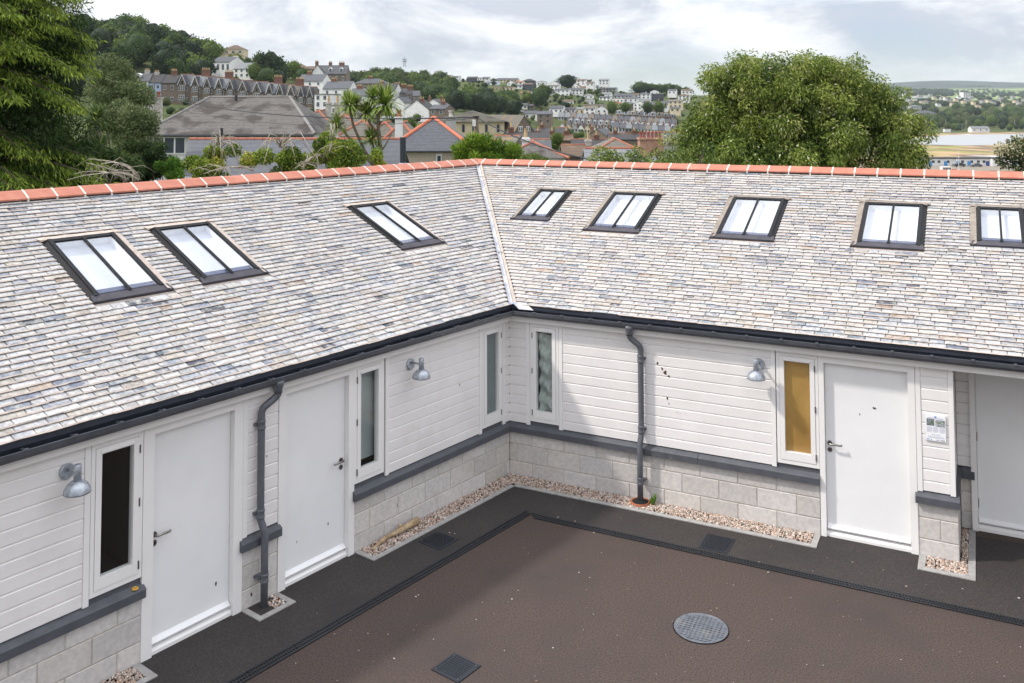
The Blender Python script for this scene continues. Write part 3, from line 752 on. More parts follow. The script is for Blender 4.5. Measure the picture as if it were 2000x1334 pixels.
# gravel
ico_v = np.array([(0, 0, 1), (.94, 0, .33), (-.47, .82, .33), (-.47, -.82, .33), (.47, .82, -.33), (-.94, 0, -.33), (.47, -.82, -.33), (0, 0, -1)])
ico_f = np.array([(0, 1, 2), (0, 2, 3), (0, 3, 1), (1, 4, 2), (2, 5, 3), (3, 6, 1), (1, 6, 4), (2, 4, 5), (3, 5, 6), (4, 7, 5), (5, 7, 6), (6, 7, 4)])
GC = [(222, 202, 188), (206, 178, 162), (230, 218, 208), (196, 188, 182), (214, 184, 166), (184, 166, 154), (234, 228, 222), (168, 148, 134), (202, 168, 144), (146, 130, 120)]
def gravel(areas, label, n_per_m2=5200, size=(.007, .014)):
    V, Fs, Cs, k = [], [], [], 0
    base = MB()
    for f2, fp, x0, x1, y0, y1, z in areas:
        bb = MB(f2, fp); bb.add([(x0, y0, z), (x1, y0, z), (x1, y1, z), (x0, y1, z)], [(0, 1, 2, 3)])
        n0 = len(V) and sum(len(v) for v in V)
        V.append(np.array(bb.V)); Fs.append(np.array([[0, 1, 2], [0, 2, 3]]) + k); Cs.append(np.tile(lin((120, 104, 94)), (4, 1))); k += 4
        n = int((x1 - x0) * (y1 - y0) * n_per_m2)
        for _ in range(n):
            p = np.array(f2(rnd.uniform(x0 + .006, x1 - .006), rnd.uniform(y0 + .006, y1 - .006), z + rnd.uniform(.002, .012)))
            a, b, c = rng.normal(size=(3, 3))
            qx, _r = np.linalg.qr(rng.normal(size=(3, 3)))
            s = rnd.uniform(*size) * np.array([1.2, .9, .7]) * rng.uniform(.8, 1.2, 3)
            V.append((ico_v * s) @ qx + p); Fs.append(ico_f + k); k += 8
            cc = np.array(lin(rnd.choice(GC))) * rnd.uniform(.85, 1.15); Cs.append(np.tile(cc, (8, 1)))
    V = np.concatenate(V) - C0
    o = link('gravel', np_mesh('gravel', V, np.concatenate(Fs), np.concatenate(Cs)), M_gravel); o.location = tuple(C0)
    return tag(o, label, 'gravel', None, 'stuff')
gravel([(fl, False, .18, 2.685, .0, .235, .004), (fr, True, .0, 3.895, .0, .275, .004)], 'pink pebble gravel strip along the inner corner of the building')
gravel([(fr, True, 5.055, 5.46, .0, .275, .004), (fr, True, 5.385, 5.46, RO + .06, .0, .004)], 'pink pebble gravel round the boarded pier')
gravel([(fl, False, 5.34, 7.2, .0, .235, .004)], 'pebble gravel below the nearest window at the left edge')
gravel([(fl, False, 3.845, 3.99, .01, .235, .003)], 'few pebbles in the drain box under the left downpipe', 2600, (.010, .018))
# gully box under the left downpipe, terracotta gully under the right one
m = MB(fl); m.box(3.99, 4.16, .01, .235, -.03, .003)
top(m, 'gully_box', M_pit, 'dark gully opening at the foot of the left downpipe', 'gully')
cg = fr(1.858, .118, 0)
m = MB(); m.lathe([(.105, 0), (.118, .012), (.120, .030), (.112, .040), (.100, .036), (.098, .022), (.001, .022)], cg, 28)
gp = top(m, 'gully_pot', material('gully_terracotta', (168, 96, 60), (140, 78, 50), scale=12), 'round terracotta gully with black insert under the sunlit downpipe', 'gully', smooth=True)
m = MB(); m.lathe([(.098, .024), (.094, .034), (.06, .03), (.045, .05), (.001, .05)], cg, 24); m.build('insert', M_pit, gp, smooth=True)
# drain channels
def channel(f2, flip, x0, x1, y0, y1, label, mitre):
    root = thing('drain_channel', label, 'drain', f2(x0, y0, 0))
    m = MB(f2, flip); m.add([(x0 + mitre * y0, y0, .003), (x1, y0, .003), (x1, y1, .003), (x0 + mitre * y1, y1, .003)], [(0, 1, 2, 3)]); m.build('channel', M_pit, root)
    x = x0 + mitre * y1 + .002
    while x < x1:
        xe = min(x + .5, x1)
        m = MB(f2, flip)
        ya, yb, ym = y0, y1, (y0 + y1) / 2
        for a, b in ((ya, ya + .020), (ym - .007, ym + .007), (yb - .020, yb)): m.box(x + .001, xe - .001, a, b, .004, .011)
        p = x + .006
        while p < xe - .008:
            m.box(p, p + .0135, ya + .020, ym - .007, .005, .0105); m.box(p + .013, p + .0265, ym + .007, yb - .020, .005, .0105)
            p += .0272
        m.build('grating', M_drain, root)
        x = xe
    return root
channel(fl, False, 0, 8.0, .842, .958, 'black slotted drain channel running parallel to the shaded left wall', CO)
channel(fr, True, 0, 8.0, .950, 1.062, 'black slotted drain channel running parallel to the sunlit right wall', CO)
# access covers
def cover(f2, flip, x0, x1, y0, y1, label):
    root = thing('access_cover', label, 'cover', f2((x0 + x1) / 2, (y0 + y1) / 2, 0), 'square iron access covers in the yard')
    m = MB(f2, flip)
    for a in ((x0, x1, y0, y0 + .018), (x0, x1, y1 - .018, y1), (x0, x0 + .018, y0 + .018, y1 - .018), (x1 - .018, x1, y0 + .018, y1 - .018)): m.box(a[0], a[1], a[2], a[3], -.02, .009)
    m.build('rim', M_iron, root)
    m = MB(f2, flip); m.box(x0 + .020, x1 - .020, y0 + .020, y1 - .020, -.02, .006); pl = m.build('plate', M_iron, root)
    m = MB(f2, flip); n = 11
    nx_, ny_ = int((x1 - x0 - .06) / .026), int((y1 - y0 - .06) / .026)
    for i in range(nx_):
        for j in range(ny_):
            a, b = x0 + .036 + .026 * i, y0 + .036 + .026 * j
            w, h = (.018, .007) if (i + j) % 2 else (.007, .018)
            m.box(a - w / 2 + .009, a + w / 2 + .009, b - h / 2 + .009, b + h / 2 + .009, .006, .0105)
    tag(m.build('tread_pattern', M_iron, root), kind='stuff')
    for a, b in ((x0 + .03, y0 + .03), (x1 - .03, y0 + .03), (x0 + .03, y1 - .03), (x1 - .03, y1 - .03)):
        m = MB(f2, flip); m.box(a - .006, a + .006, b - .006, b + .006, .006, .012); m.build('bolt', M_steel, root)
cover(fl, False, 3.47, 3.77, 2.09, 2.40, 'square black iron access cover in the sunlit middle of the yard, nearest to the camera')
cover(fr, True, 2.80, 3.12, .535, .915, 'square black iron access cover beside the drain along the sunlit wall')
cover(fl, False, 1.82, 2.14, .37, .70, 'square black iron access cover in the shade beside the left gravel strip')
mc = (gpt(1369, 1222) + gpt(1369, 1235)) / 2
mc = gpt(1369, 1227.5)
root = thing('manhole_cover', 'round pale worn iron manhole cover in the middle of the yard', 'cover', tuple(mc))
m = MB(); m.lathe([(.25, -.02), (.25, .008), (.243, .010), (.236, .006), (.001, .006)], tuple(mc), 48); m.build('plate', M_mhole, root, smooth=False)
m = MB(); ca, sa = math.cos(.35), math.sin(.35)
for i in range(-9, 10):
    for j in range(-9, 10):
        if (i + j) % 2: continue
        a, b = i * .0275, j * .0275
        if math.hypot(a, b) > .222: continue
        m.V += [tuple(mc + np.array([ca * (a + p) - sa * (b + q), sa * (a + p) + ca * (b + q), z])) for z in (.006, .011) for p, q in ((-.016, -.016), (.016, -.016), (.016, .016), (-.016, .016))]
        k = len(m.V) - 8; m.F += [[k + 4, k + 5, k + 6, k + 7]] + [[k + x, k + (x + 1) % 4, k + 4 + (x + 1) % 4, k + 4 + x] for x in range(4)]; m.C += [(1, 1, 1)] * 8
tag(m.build('tread_pattern', M_mhole, root), kind='stuff')
m = MB(); m.lathe([(.251, .0035), (.258, .0035)], tuple(mc), 48); m.build('joint', M_pit, root)
# scattered grit
V, Fs, Cs, k = [], [], [], 0
spots = [(1090, 1010), (1123, 1018), (1196, 1063), (1160, 1040), (1213, 1012), (846, 1040), (878, 1040), (878, 1045), (888, 1042), (906, 1067), (1033, 1001), (810, 1151), (812, 1165), (817, 1162), (1012, 1153), (930, 1210), (770, 1286), (719, 1190), (1080, 1265), (1048, 1330), (1770, 1145), (1725, 1113), (1665, 1098), (1482, 1098), (1500, 1118), (1420, 1140), (1240, 1100), (1131, 1118), (1640, 1240), (1880, 1150), (1990, 1168), (1000, 1170), (640, 1075)]
spots += [(rnd.uniform(420, 2000), rnd.uniform(1010, 1334)) for _ in range(150)]
for i, (u, v) in enumerate(spots):
    p = gpt(u, v, .004)
    rel = p - C0
    if rel @ nL < .45 or rel @ nR < .45: continue
    s = (rnd.uniform(.006, .013) if i < 33 else rnd.uniform(.003, .006)) * np.array([1.2, .9, .5])
    V.append(ico_v * s + p); Fs.append(ico_f + k); k += 8; Cs.append(np.tile(lin(rnd.choice([(215, 205, 195), (190, 176, 160), (150, 120, 90), (226, 222, 216)])), (8, 1)))
o = link('grit', np_mesh('grit', np.concatenate(V), np.concatenate(Fs), np.concatenate(Cs)), M_gravel)
tag(o, 'pale grit and petals scattered over the asphalt', 'grit', None, 'stuff')
# bleached branch on the gravel
m = MB()
P = [fl(2.60, .135, .03), fl(2.52, .11, .035), fl(2.42, .095, .05), (fl(2.36, .085, .052)), fl(2.24, .085, .05), fl(2.12, .09, .055), fl(2.05, .09, .058), fl(1.95, .085, .06), fl(1.84, .075, .055)]
m.tube(P, [.012, .018, .023, .021, .024, .037, .033, .038, .044], 9)
m.tube([fl(2.12, .09, .06), fl(2.125, .08, .10), fl(2.15, .075, .115)], [.024, .018, .014], 7)
top(m, 'driftwood_branch', M_wood, 'bleached broken branch lying on the gravel below the shaded wall', 'branch', smooth=True)
# weed
m = MB(); w0 = np.array(fr(2.01, .10, .005))
for i in range(11):
    a = i * 2.4; r = rnd.uniform(.02, .06); h = rnd.uniform(.06, .16); b = w0 + np.array([math.cos(a) * r * .3, math.sin(a) * r * .3, 0]); t = w0 + np.array([math.cos(a) * r, math.sin(a) * r, h]); sdv = np.array([-math.sin(a), math.cos(a), .2]) * rnd.uniform(.014, .024); mid = (b + t) / 2 + np.array([0, 0, .01])
    m.add([tuple(b), tuple(mid - sdv), tuple(t), tuple(mid + sdv), tuple(mid + np.array([math.cos(a), math.sin(a), 0]) * .006)], [(0, 1, 4), (1, 2, 4), (2, 3, 4), (3, 0, 4)])
top(m, 'weed', M_weed, 'small bright green weed growing in the gravel beside the sunlit downpipe', 'plant')
# yellow ring on the near sill
c = np.array(fl(5.33, .02, .668)); m = MB(); m.lathe([(.012, 0), (.028, 0), (.03, .006), (.026, .013), (.014, .013), (.012, 0)], tuple(c), 18)
top(m, 'yellow_ring', material('yellow_plastic', (206, 158, 60), rough=.5), 'small yellow ring lying on the grey sill of the nearest window', 'ring', smooth=True)

# ================================================================ terrain, water
DS = [13, 25, 40, 60, 90, 130, 200, 290, 350, 430, 480, 560, 650, 750, 850, 1000, 1300, 2000, 3000, 4200, 5600, 7500]
TZ = {-400: [-.1, -.5, 0, 1, 3, 6, 12, 22, 32, 45, 52, 60, 66, 70, 70, 70, 24, 16, 12, 10, 10, 10],
      0: [-.1, -.6, 0, .5, 1.5, 3, 8, 16, 25, 42, 48, 52, 55, 58, 60, 60, 24, 16, 12, 10, 10, 10],
      250: [-.1, -.8, -.3, .2, 1, 2, 5, 7.5, 20, 37, 42, 46, 50, 52, 55, 55, 24, 16, 12, 10, 10, 10],
      430: [-.1, -.8, -.3, .3, 1, 1.5, 3, 6.2, 12, 22, 33, 36, 36, 36, 38, 40, 24, 16, 12, 10, 10, 10],
      560: [-.1, -.8, -.5, .2, .5, 1, 2, 4.5, 10, 20, 23, 24, 25, 26, 28, 32, 24, 16, 12, 10, 10, 10],
      660: [-.1, -.9, -.6, 0, .3, .5, 1.5, 3.8, 9, 16, 18, 19, 21, 23, 25, 28, 24, 16, 12, 10, 10, 10],
      760: [-.1, -1, -.8, -.2, 0, .3, 1, 3, 6.4, 9, 11, 15, 22, 28, 29, 28, 24, 16, 12, 10, 10, 10],
      860: [-.1, -1, -1, -.5, -.3, .2, .5, 1, 2, 4, 6, 10, 18, 27, 32, 32, 24, 16, 12, 10, 10, 10],
      960: [-.1, -1, -1.2, -.8, -.5, 0, 0, .3, 1, 2.5, 4, 8, 15, 26, 33, 33, 24, 16, 12, 10, 10, 10],
      1100: [-.1, -1.2, -1.5, -1.2, -1.5, -1.5, -2.5, -4, -5.5, -7, -7, 1, 11, 20, 26, 26, 24, 16, 12, 10, 10, 10],
      1250: [-.1, -1.2, -1.8, -2, -2.5, -3.5, -5, -7, -8, -8.5, -8, -2, 7.5, 15, 20, 20, 24, 16, 12, 10, 10, 10],
      1400: [-.1, -1.3, -2, -2.5, -3.5, -5, -7, -9, -10, -10, -9, -4, 4, 11, 17, 18, 24, 16, 12, 10, 10, 10],
      1600: [-.1, -1.5, -2.5, -3.5, -6, -9, -13, -15, -16, -16, -15, -13, -10, -4, 2, 6, 12, 30, 55, 90, 135, 130],
      1740: [-.1, -1.5, -3.5, -6, -10, -14, -18.5, -20, -19, -17.15, -17.3, -17.55, -17.6, -16.9, -16.2, -13.5, -4, 13, 42, 84, 150, 140],
      1900: [-.1, -1.5, -3.5, -6, -10, -14, -18.5, -20, -19, -17.15, -17.3, -17.55, -17.8, -17.7, -16.3, -13.5, -4, 12, 40, 82, 166, 150],
      2050: [-.1, -1.5, -3.5, -6, -10, -14, -18.5, -20, -19, -17.15, -17.3, -17.55, -17.8, -17.9, -16.6, -14, -5, 10, 38, 80, 152, 150],
      2600: [-.1, -1.5, -3, -5, -8, -11, -14.5, -16.7, -16.8, -17.2, -17.5, -18, -18.5, -19, -19, -19, -10, 5, 30, 70, 120, 120]}
UK = sorted(TZ); LD = np.log(DS)
def terr(u, D):
    u = min(max(u, UK[0]), UK[-1]); i = max(0, min(len(UK) - 2, int(np.searchsorted(UK, u) - 1)))
    a = (u - UK[i]) / (UK[i + 1] - UK[i]); a = a * a * (3 - 2 * a)
    l = math.log(max(D, 13))
    return float(np.interp(l, LD, TZ[UK[i]]) * (1 - a) + np.interp(l, LD, TZ[UK[i + 1]]) * a)
def tpos(u, D):
    x = (u - CU) / F_PX * D
    return np.array([x, D, terr(u, D)])
us = np.concatenate([np.linspace(-4200, -300, 14), np.arange(-250, 2300, 25), np.linspace(2350, 6500, 14)])
dd = np.exp(np.linspace(math.log(13), math.log(9000), 190))
V = []
hrng = np.random.default_rng(3)
for D in dd:
    for u in us:
        z = terr(u, D)
        if D > 2500: z += 10 * math.sin(u / 130 + D / 900) + 6 * math.sin(u / 47 + 1.3)
        V.append(((u - CU) / F_PX * D, D, z - .12))
nu = len(us)
Fq = np.array([(i * nu + j, i * nu + j + 1, (i + 1) * nu + j + 1, (i + 1) * nu + j) for i in range(len(dd) - 1) for j in range(nu - 1)])
k = len(V)
V += [(-60, 13, -.22), (60, 13, -.22), (60, -60, -.22), (-60, -60, -.22)]
m_ter = bpy.data.materials.new('terrain'); m_ter.use_nodes = True
t_ = m_ter.node_tree; t_.nodes.clear(); N = t_.nodes.new; Lk = t_.links.new
out = N('ShaderNodeOutputMaterial'); pb = N('ShaderNodeBsdfPrincipled'); pb.inputs['Roughness'].default_value = .95; pb.inputs['Specular IOR Level'].default_value = .15
geo = N('ShaderNodeNewGeometry'); sp = N('ShaderNodeSeparateXYZ'); Lk(geo.outputs['Position'], sp.inputs[0])
def tmix(f, a, b):
    n = N('ShaderNodeMix'); n.data_type = 'RGBA'
    for i, x in ((0, f), (6, a), (7, b)):
        if isinstance(x, (int, float)): n.inputs[i].default_value = x
        elif isinstance(x, tuple): n.inputs[i].default_value = (*x, 1)
        else: Lk(x, n.inputs[i])
    return n.outputs[2]
def tmap(x, a, b):
    r = N('ShaderNodeMapRange'); Lk(x, r.inputs[0]); r.inputs[1].default_value, r.inputs[2].default_value = a, b
    return r.outputs[0]
def tnoise(sc, det=5, stretch=None):
    n = N('ShaderNodeTexNoise'); mp = N('ShaderNodeMapping'); Lk(geo.outputs['Position'], mp.inputs[0])
    if stretch: mp.inputs['Scale'].default_value = stretch
    Lk(mp.outputs[0], n.inputs['Vector']); n.inputs['Scale'].default_value = sc; n.inputs['Detail'].default_value = det
    return n.outputs[0]
grass = tmix(tmap(tnoise(.05), .35, .65), lin((58, 70, 34)), lin((82, 88, 48)))
vor = N('ShaderNodeTexVoronoi'); mpv = N('ShaderNodeMapping'); mpv.inputs['Scale'].default_value = (.0042, .0016, 0); Lk(geo.outputs['Position'], mpv.inputs[0]); Lk(mpv.outputs[0], vor.inputs['Vector']); vor.inputs['Scale'].default_value = 1.0
fld = N('ShaderNodeValToRGB'); Lk(vor.outputs['Color'], fld.inputs[0]); fld.color_ramp.interpolation = 'CONSTANT'
els = fld.color_ramp.elements; els[0].color = (*lin((104, 122, 76)), 1); els[1].color = (*lin((126, 138, 88)), 1); els[1].position = .3
for p_, c_ in ((.5, (168, 156, 120)), (.62, (92, 112, 70)), (.8, (140, 146, 100))): e_ = els.new(p_); e_.color = (*lin(c_), 1)
far = tmap(sp.outputs[1], 2300, 2600)
c_ = tmix(far, grass, fld.outputs[0])
moor = tmix(tmap(tnoise(.004, 6), .40, .60), lin((50, 60, 60)), lin((72, 78, 72)))  # moor coloured darker and bluer: haze of distance put into the colour
moor = tmix(tmap(tnoise(.0016, 3, (1, .25, 0)), .58, .62), moor, lin((150, 142, 128)))
c_ = tmix(tmap(sp.outputs[2], 88, 104), c_, moor)
quarry = tmap(tnoise(.0035, 3, (1, .3, 0)), .60, .64)
beach = tmix(tmap(tnoise(.06, 8, (.8, .5, 1)), .42, .58), lin((168, 142, 110)), lin((112, 98, 80)))
beach = tmix(tmap(tnoise(.045, 7, (.7, .4, 1)), .55, .64), beach, lin((122, 130, 64)))
beach = tmix(tmap(tnoise(.06, 4, (.5, .5, 1)), .62, .70), beach, lin((186, 184, 182)))
c_ = tmix(tmap(sp.outputs[2], -16.9, -17.1), c_, beach)
sand = tmap(sp.outputs[2], -16.55, -16.8)
Lk(c_, pb.inputs['Base Color']); Lk(pb.outputs[0], out.inputs[0])
ter = link('terrain', np_mesh('terrain', V, np.concatenate([Fq, [[k, k + 1, k + 2, k + 3]]]), smooth=True), m_ter)
tag(ter, kind='structure')
# water of the bay: a sheet at low tide
m_w = bpy.data.materials.new('sea_water'); m_w.use_nodes = True
pw_ = m_w.node_tree.nodes['Principled BSDF']; pw_.inputs['Base Color'].default_value = (*lin((146, 148, 150)), 1); pw_.inputs['Roughness'].default_value = .3
bn = m_w.node_tree.nodes.new('ShaderNodeBump'); nn_ = m_w.node_tree.nodes.new('ShaderNodeTexNoise'); nn_.inputs['Scale'].default_value = 120; nn_.inputs['Detail'].default_value = 4
tcw = m_w.node_tree.nodes.new('ShaderNodeTexCoord'); m_w.node_tree.links.new(tcw.outputs['Generated'], nn_.inputs['Vector'])
bn.inputs['Strength'].default_value = .5; bn.inputs['Distance'].default_value = 2.0
m_w.node_tree.links.new(nn_.outputs[0], bn.inputs['Height']); m_w.node_tree.links.new(bn.outputs[0], pw_.inputs['Normal'])
m = MB(); pts = []
for u, D in ((1660, 600), (1760, 575), (1880, 545), (2000, 560), (2200, 480), (2600, 380), (4000, 300), (4000, 1500), (2600, 1200), (2200, 900), (2000, 830), (1700, 800)): pts.append(((u - CU) / F_PX * D, D, -17.52))
m.add(pts, [tuple(range(len(pts)))]); top(m, 'sea', m_w, kind='structure', origin=(400, 600, -17.52))

# ================================================================ houses
def roofmat(name, a, b, c3=None, t3=(.58, .72), pitch=.28):
    """slated roof: colour patches and thin course lines at equal heights"""
    if name in _M: return _M[name]
    m = bpy.data.materials.new(name); m.use_nodes = True; t = m.node_tree; t.nodes.clear(); N = t.nodes.new; Lk = t.links.new
    out = N('ShaderNodeOutputMaterial'); p = N('ShaderNodeBsdfPrincipled'); p.inputs['Roughness'].default_value = .72; p.inputs['Specular IOR Level'].default_value = .35
    tcn = N('ShaderNodeTexCoord')
    def noise(sc, det, st=(1, 1, 1)):
        mp = N('ShaderNodeMapping'); mp.inputs['Scale'].default_value = st; Lk(tcn.outputs['Object'], mp.inputs[0])
        n = N('ShaderNodeTexNoise'); Lk(mp.outputs[0], n.inputs['Vector']); n.inputs['Scale'].default_value = sc; n.inputs['Detail'].default_value = det; return n.outputs[0]
    def mp_(x, lo, hi):
        r = N('ShaderNodeMapRange'); Lk(x, r.inputs[0]); r.inputs[1].default_value, r.inputs[2].default_value = lo, hi; return r.outputs[0]
    def mx(f, a, b):
        n = N('ShaderNodeMix'); n.data_type = 'RGBA'
        for i, x in ((0, f), (6, a), (7, b)):
            if isinstance(x, tuple): n.inputs[i].default_value = (*x, 1)
            else: Lk(x, n.inputs[i])
        return n.outputs[2]
    c = mx(mp_(noise(5, 4, (1, 1, 3)), .35, .65), lin(a), lin(b))
    if c3: c = mx(mp_(noise(.7, 6), *t3), c, lin(c3))
    w = N('ShaderNodeTexWave'); w.wave_type = 'BANDS'; w.bands_direction = 'Z'; w.wave_profile = 'SAW'; w.inputs['Scale'].default_value = .314 / pitch; w.inputs['Distortion'].default_value = .25; w.inputs['Detail'].default_value = 1
    Lk(tcn.outputs['Object'], w.inputs['Vector'])
    dk = mp_(w.outputs['Fac'], .0, .22)
    n = N('ShaderNodeMix'); n.data_type = 'RGBA'; n.blend_type = 'MULTIPLY'; n.inputs[0].default_value = 1.0
    g = N('ShaderNodeMapRange'); Lk(dk, g.inputs[0]); g.inputs[3].default_value = .62; g.inputs[4].default_value = 1.0
    Lk(c, n.inputs[6]); Lk(g.outputs[0], n.inputs[7]); Lk(n.outputs[2], p.inputs['Base Color'])
    b_ = N('ShaderNodeBump'); b_.inputs['Strength'].default_value = .5; b_.inputs['Distance'].default_value = .02; Lk(w.outputs['Fac'], b_.inputs['Height']); Lk(b_.outputs[0], p.inputs['Normal'])
    Lk(p.outputs[0], out.inputs[0]); _M[name] = m
    return m
ROOF = {'slate': roofmat('slate_far', (83, 84, 89), (70, 72, 76), (97, 94, 89)), 'dark': roofmat('slate_dark', (64, 62, 64), (52, 51, 52), (80, 73, 67)), 'pale': roofmat('slate_pale', (120, 123, 126), (107, 109, 113), (128, 124, 116)),
        'lichen': roofmat('slate_lichen', (110, 105, 97), (92, 88, 81), (134, 108, 67), (.56, .68)), 'olive': roofmat('slate_olive', (89, 86, 73), (73, 68, 60), (57, 54, 51), (.5, .62)), 'brown': roofmat('tile_brown', (102, 83, 67), (86, 70, 57), (112, 92, 72)),
        'orange': roofmat('tile_orange', (140, 89, 62), (124, 78, 54), (136, 104, 64)), 'blue': roofmat('slate_blue', (89, 91, 97), (78, 80, 86), (99, 99, 104), pitch=.16), 'old': roofmat('slate_weathered', (100, 96, 92), (83, 79, 76), (59, 53, 49), (.47, .58), pitch=.2), 'flat': material('flat_roof', (96, 97, 100), (83, 84, 88), scale=1)}
WALL = {'white': material('render_white', (224, 224, 224), (208, 207, 204), scale=.9, rough=.85), 'cream': material('render_cream', (206, 192, 164), (190, 176, 148), scale=.8, rough=.9), 'stone': material('rubble_stone', (132, 118, 104), (98, 88, 80), scale=4.5, rough=.95, bump=.3),
        'blue': material('render_blue', (164, 184, 216), (156, 176, 208), scale=1), 'grey': material('render_grey', (172, 170, 168), (152, 150, 148), scale=1.2), 'pebble': material('pebbledash', (190, 178, 160), (172, 160, 144), scale=9, bump=.2), 'pale_blue': material('render_pale_blue', (206, 216, 230), rough=.8), 'dark': material('dark_cladding', (70, 74, 80), (60, 63, 68), scale=2)}
M_tc = material('ridge_terracotta', (172, 104, 80), (150, 88, 68), scale=1.5, rough=.8, c3=(170, 130, 90), scale3=.6, t3=(.6, .75)); M_brick = material('chimney_brick', (126, 90, 74), (104, 74, 62), scale=3, rough=.9); M_pot = material('chimney_pot', (190, 166, 124), (164, 138, 100), scale=4, rough=.8); M_potr = material('chimney_pot_red', (156, 84, 62), (132, 70, 54), scale=5, rough=.7)
M_fpane = material('far_glass', (66, 76, 88), (48, 56, 66), scale=.5, rough=.12); M_wfr = material('far_window_frame', (230, 230, 230), rough=.6); M_stack = material('stack_render', (196, 192, 186), (150, 146, 138), scale=5, rough=.95)
hcount = [0]
def house(u0, u1, vr, ve, vb, D, dep, kind, wall, roof, label, rot=0.0, chim=(), win=None, ridge=None, group=None, name='house', eave=.25, wfr=True, pots='y', cat='house', front_gable=None, dormer=0, chmat=None, win_mat=None, sink=2.0, apex=.5, inset=None):
    f = D / F_PX
    w = (u1 - u0) * f; h = (vb - ve) * f; r = (ve - vr) * f * (1 + dep / 2 / D)
    base = at((u0 + u1) / 2, vb, D)
    ca, sa = math.cos(R_(rot)), math.sin(R_(rot))
    fw = lambda x, y, z: (base[0] + ca * x - sa * (y + 0), base[1] + sa * x + ca * y, base[2] + z)
    root = thing(name, label, cat, tuple(base), group)
    hw = w / 2
    m = MB(fw)
    m.box(-hw, hw, 0, dep, -sink, h)
    if kind == 'gx':
        for x in (-hw, hw): m.add([(x, 0, h), (x, dep, h), (x, dep / 2, h + r)], [(0, 1, 2)])
    if kind == 'gy':
        px = -hw + w * apex
        for y in (0, dep): m.add([(-hw, y, h), (hw, y, h), (px, y, h + r)], [(0, 1, 2)])
    m.build('wall', WALL[wall], root)
    m = MB(fw); e = eave; t = .14
    ridge_pts = []
    if kind == 'gx':
        k = e * r / (dep / 2)
        m.extrude([(-e, h - k), (dep / 2, h + r), (dep + e, h - k), (dep + e, h - k + t), (dep / 2, h + r + t), (-e, h - k + t)], -hw - e * .4, hw + e * .4)
        ridge_pts = [[(-hw, dep / 2, h + r + t), (hw, dep / 2, h + r + t)]]
    elif kind == 'gy':
        px = -hw + w * apex; k = e * r / hw
        a = [(-hw - e, h - k), (px, h + r), (hw + e, h - k), (hw + e, h - k + t), (px, h + r + t), (-hw - e, h - k + t)]
        V = [(x, -e * .4, z) for x, z in a] + [(x, dep + e * .4, z) for x, z in a]
        m.add(V, [(i, (i + 1) % 6, 6 + (i + 1) % 6, 6 + i) for i in range(6)] + [(0, 1, 4, 5), (1, 2, 3, 4), (6, 7, 10, 11), (7, 8, 9, 10)])
        ridge_pts = [[(px, 0, h + r + t), (px, dep, h + r + t)]]
    elif kind == 'hip':
        i = inset or min(hw, dep / 2) * .98
        a0, a1 = (-hw + i, hw - i)
        y0, y1 = dep / 2, dep / 2
        if hw < dep / 2: y0, y1 = i, dep - i; a0 = a1 = 0
        if apex != .5: sh = (apex - .5) * w; a0 += sh; a1 += sh
        V = [(-hw - e, -e, h), (hw + e, -e, h), (hw + e, dep + e, h), (-hw - e, dep + e, h), (a0, y0, h + r), (a1, y1 if hw >= dep / 2 else y0, h + r), (a1, y1, h + r), (a0, y1 if hw < dep / 2 else y0, h + r)]
        m.add(V[:4] + [(a0, y0, h + r), (a1, y1, h + r)], [(0, 1, 5, 4) if hw >= dep / 2 else (0, 1, 4), (1, 2, 5) if hw >= dep / 2 else (1, 2, 5, 4), (2, 3, 4, 5) if hw >= dep / 2 else (2, 3, 5), (3, 0, 4) if hw >= dep / 2 else (3, 0, 4, 5), (3, 2, 1, 0)])
        ridge_pts = [[(a0, y0, h + r), (a1, y1, h + r)], [(-hw - e, -e, h), (a0, y0, h + r)], [(hw + e, -e, h), (a1 if hw >= dep / 2 else a0, y1 if hw >= dep / 2 else y0, h + r)]]
    else:
        m.box(-hw - .1, hw + .1, -.1, dep + .1, h, h + .25)
    rf = m.build('roof', ROOF[roof if kind != 'flat' or roof in ROOF else 'flat'], root)
    if ridge and ridge_pts:
        for a, b in ridge_pts:
            mm = MB(); mm.tube([fw(*a), fw(*b)], max(.10, .045 * math.sqrt(D / 60)), 6); mm.build('ridge_tiles', ridge, rf)
    for c in chim:
        fx, ch, cw, cm = (list(c) + [None])[:4]
        fy = .5 if kind in ('gx', 'hip', 'flat') else .35
        x, y = -hw + w * fx, dep * fy
        zt = h + r + ch
        mm = MB(fw); mm.box(x - cw / 2, x + cw / 2, y - .35, y + .35, h, zt); mm.box(x - cw / 2 - .08, x + cw / 2 + .08, y - .43, y + .43, zt - .25, zt - .1)
        ck = mm.build('chimney', cm or chmat or M_brick, root)
        n = max(1, int(cw / .42))
        for i in range(n):
            px = x - cw / 2 + cw * (i + .5) / n
            mm = MB(); mm.lathe([(.13, zt), (.15, zt + .1), (.11, zt + .6), (.15, zt + .7), (.10, zt + .7)], (0, 0, 0), 7)
            mm.V = [fw(px + a, y + b, c2) for a, b, c2 in mm.V]; mm.build('chimney_pot', M_pot if pots == 'y' else M_potr, ck)
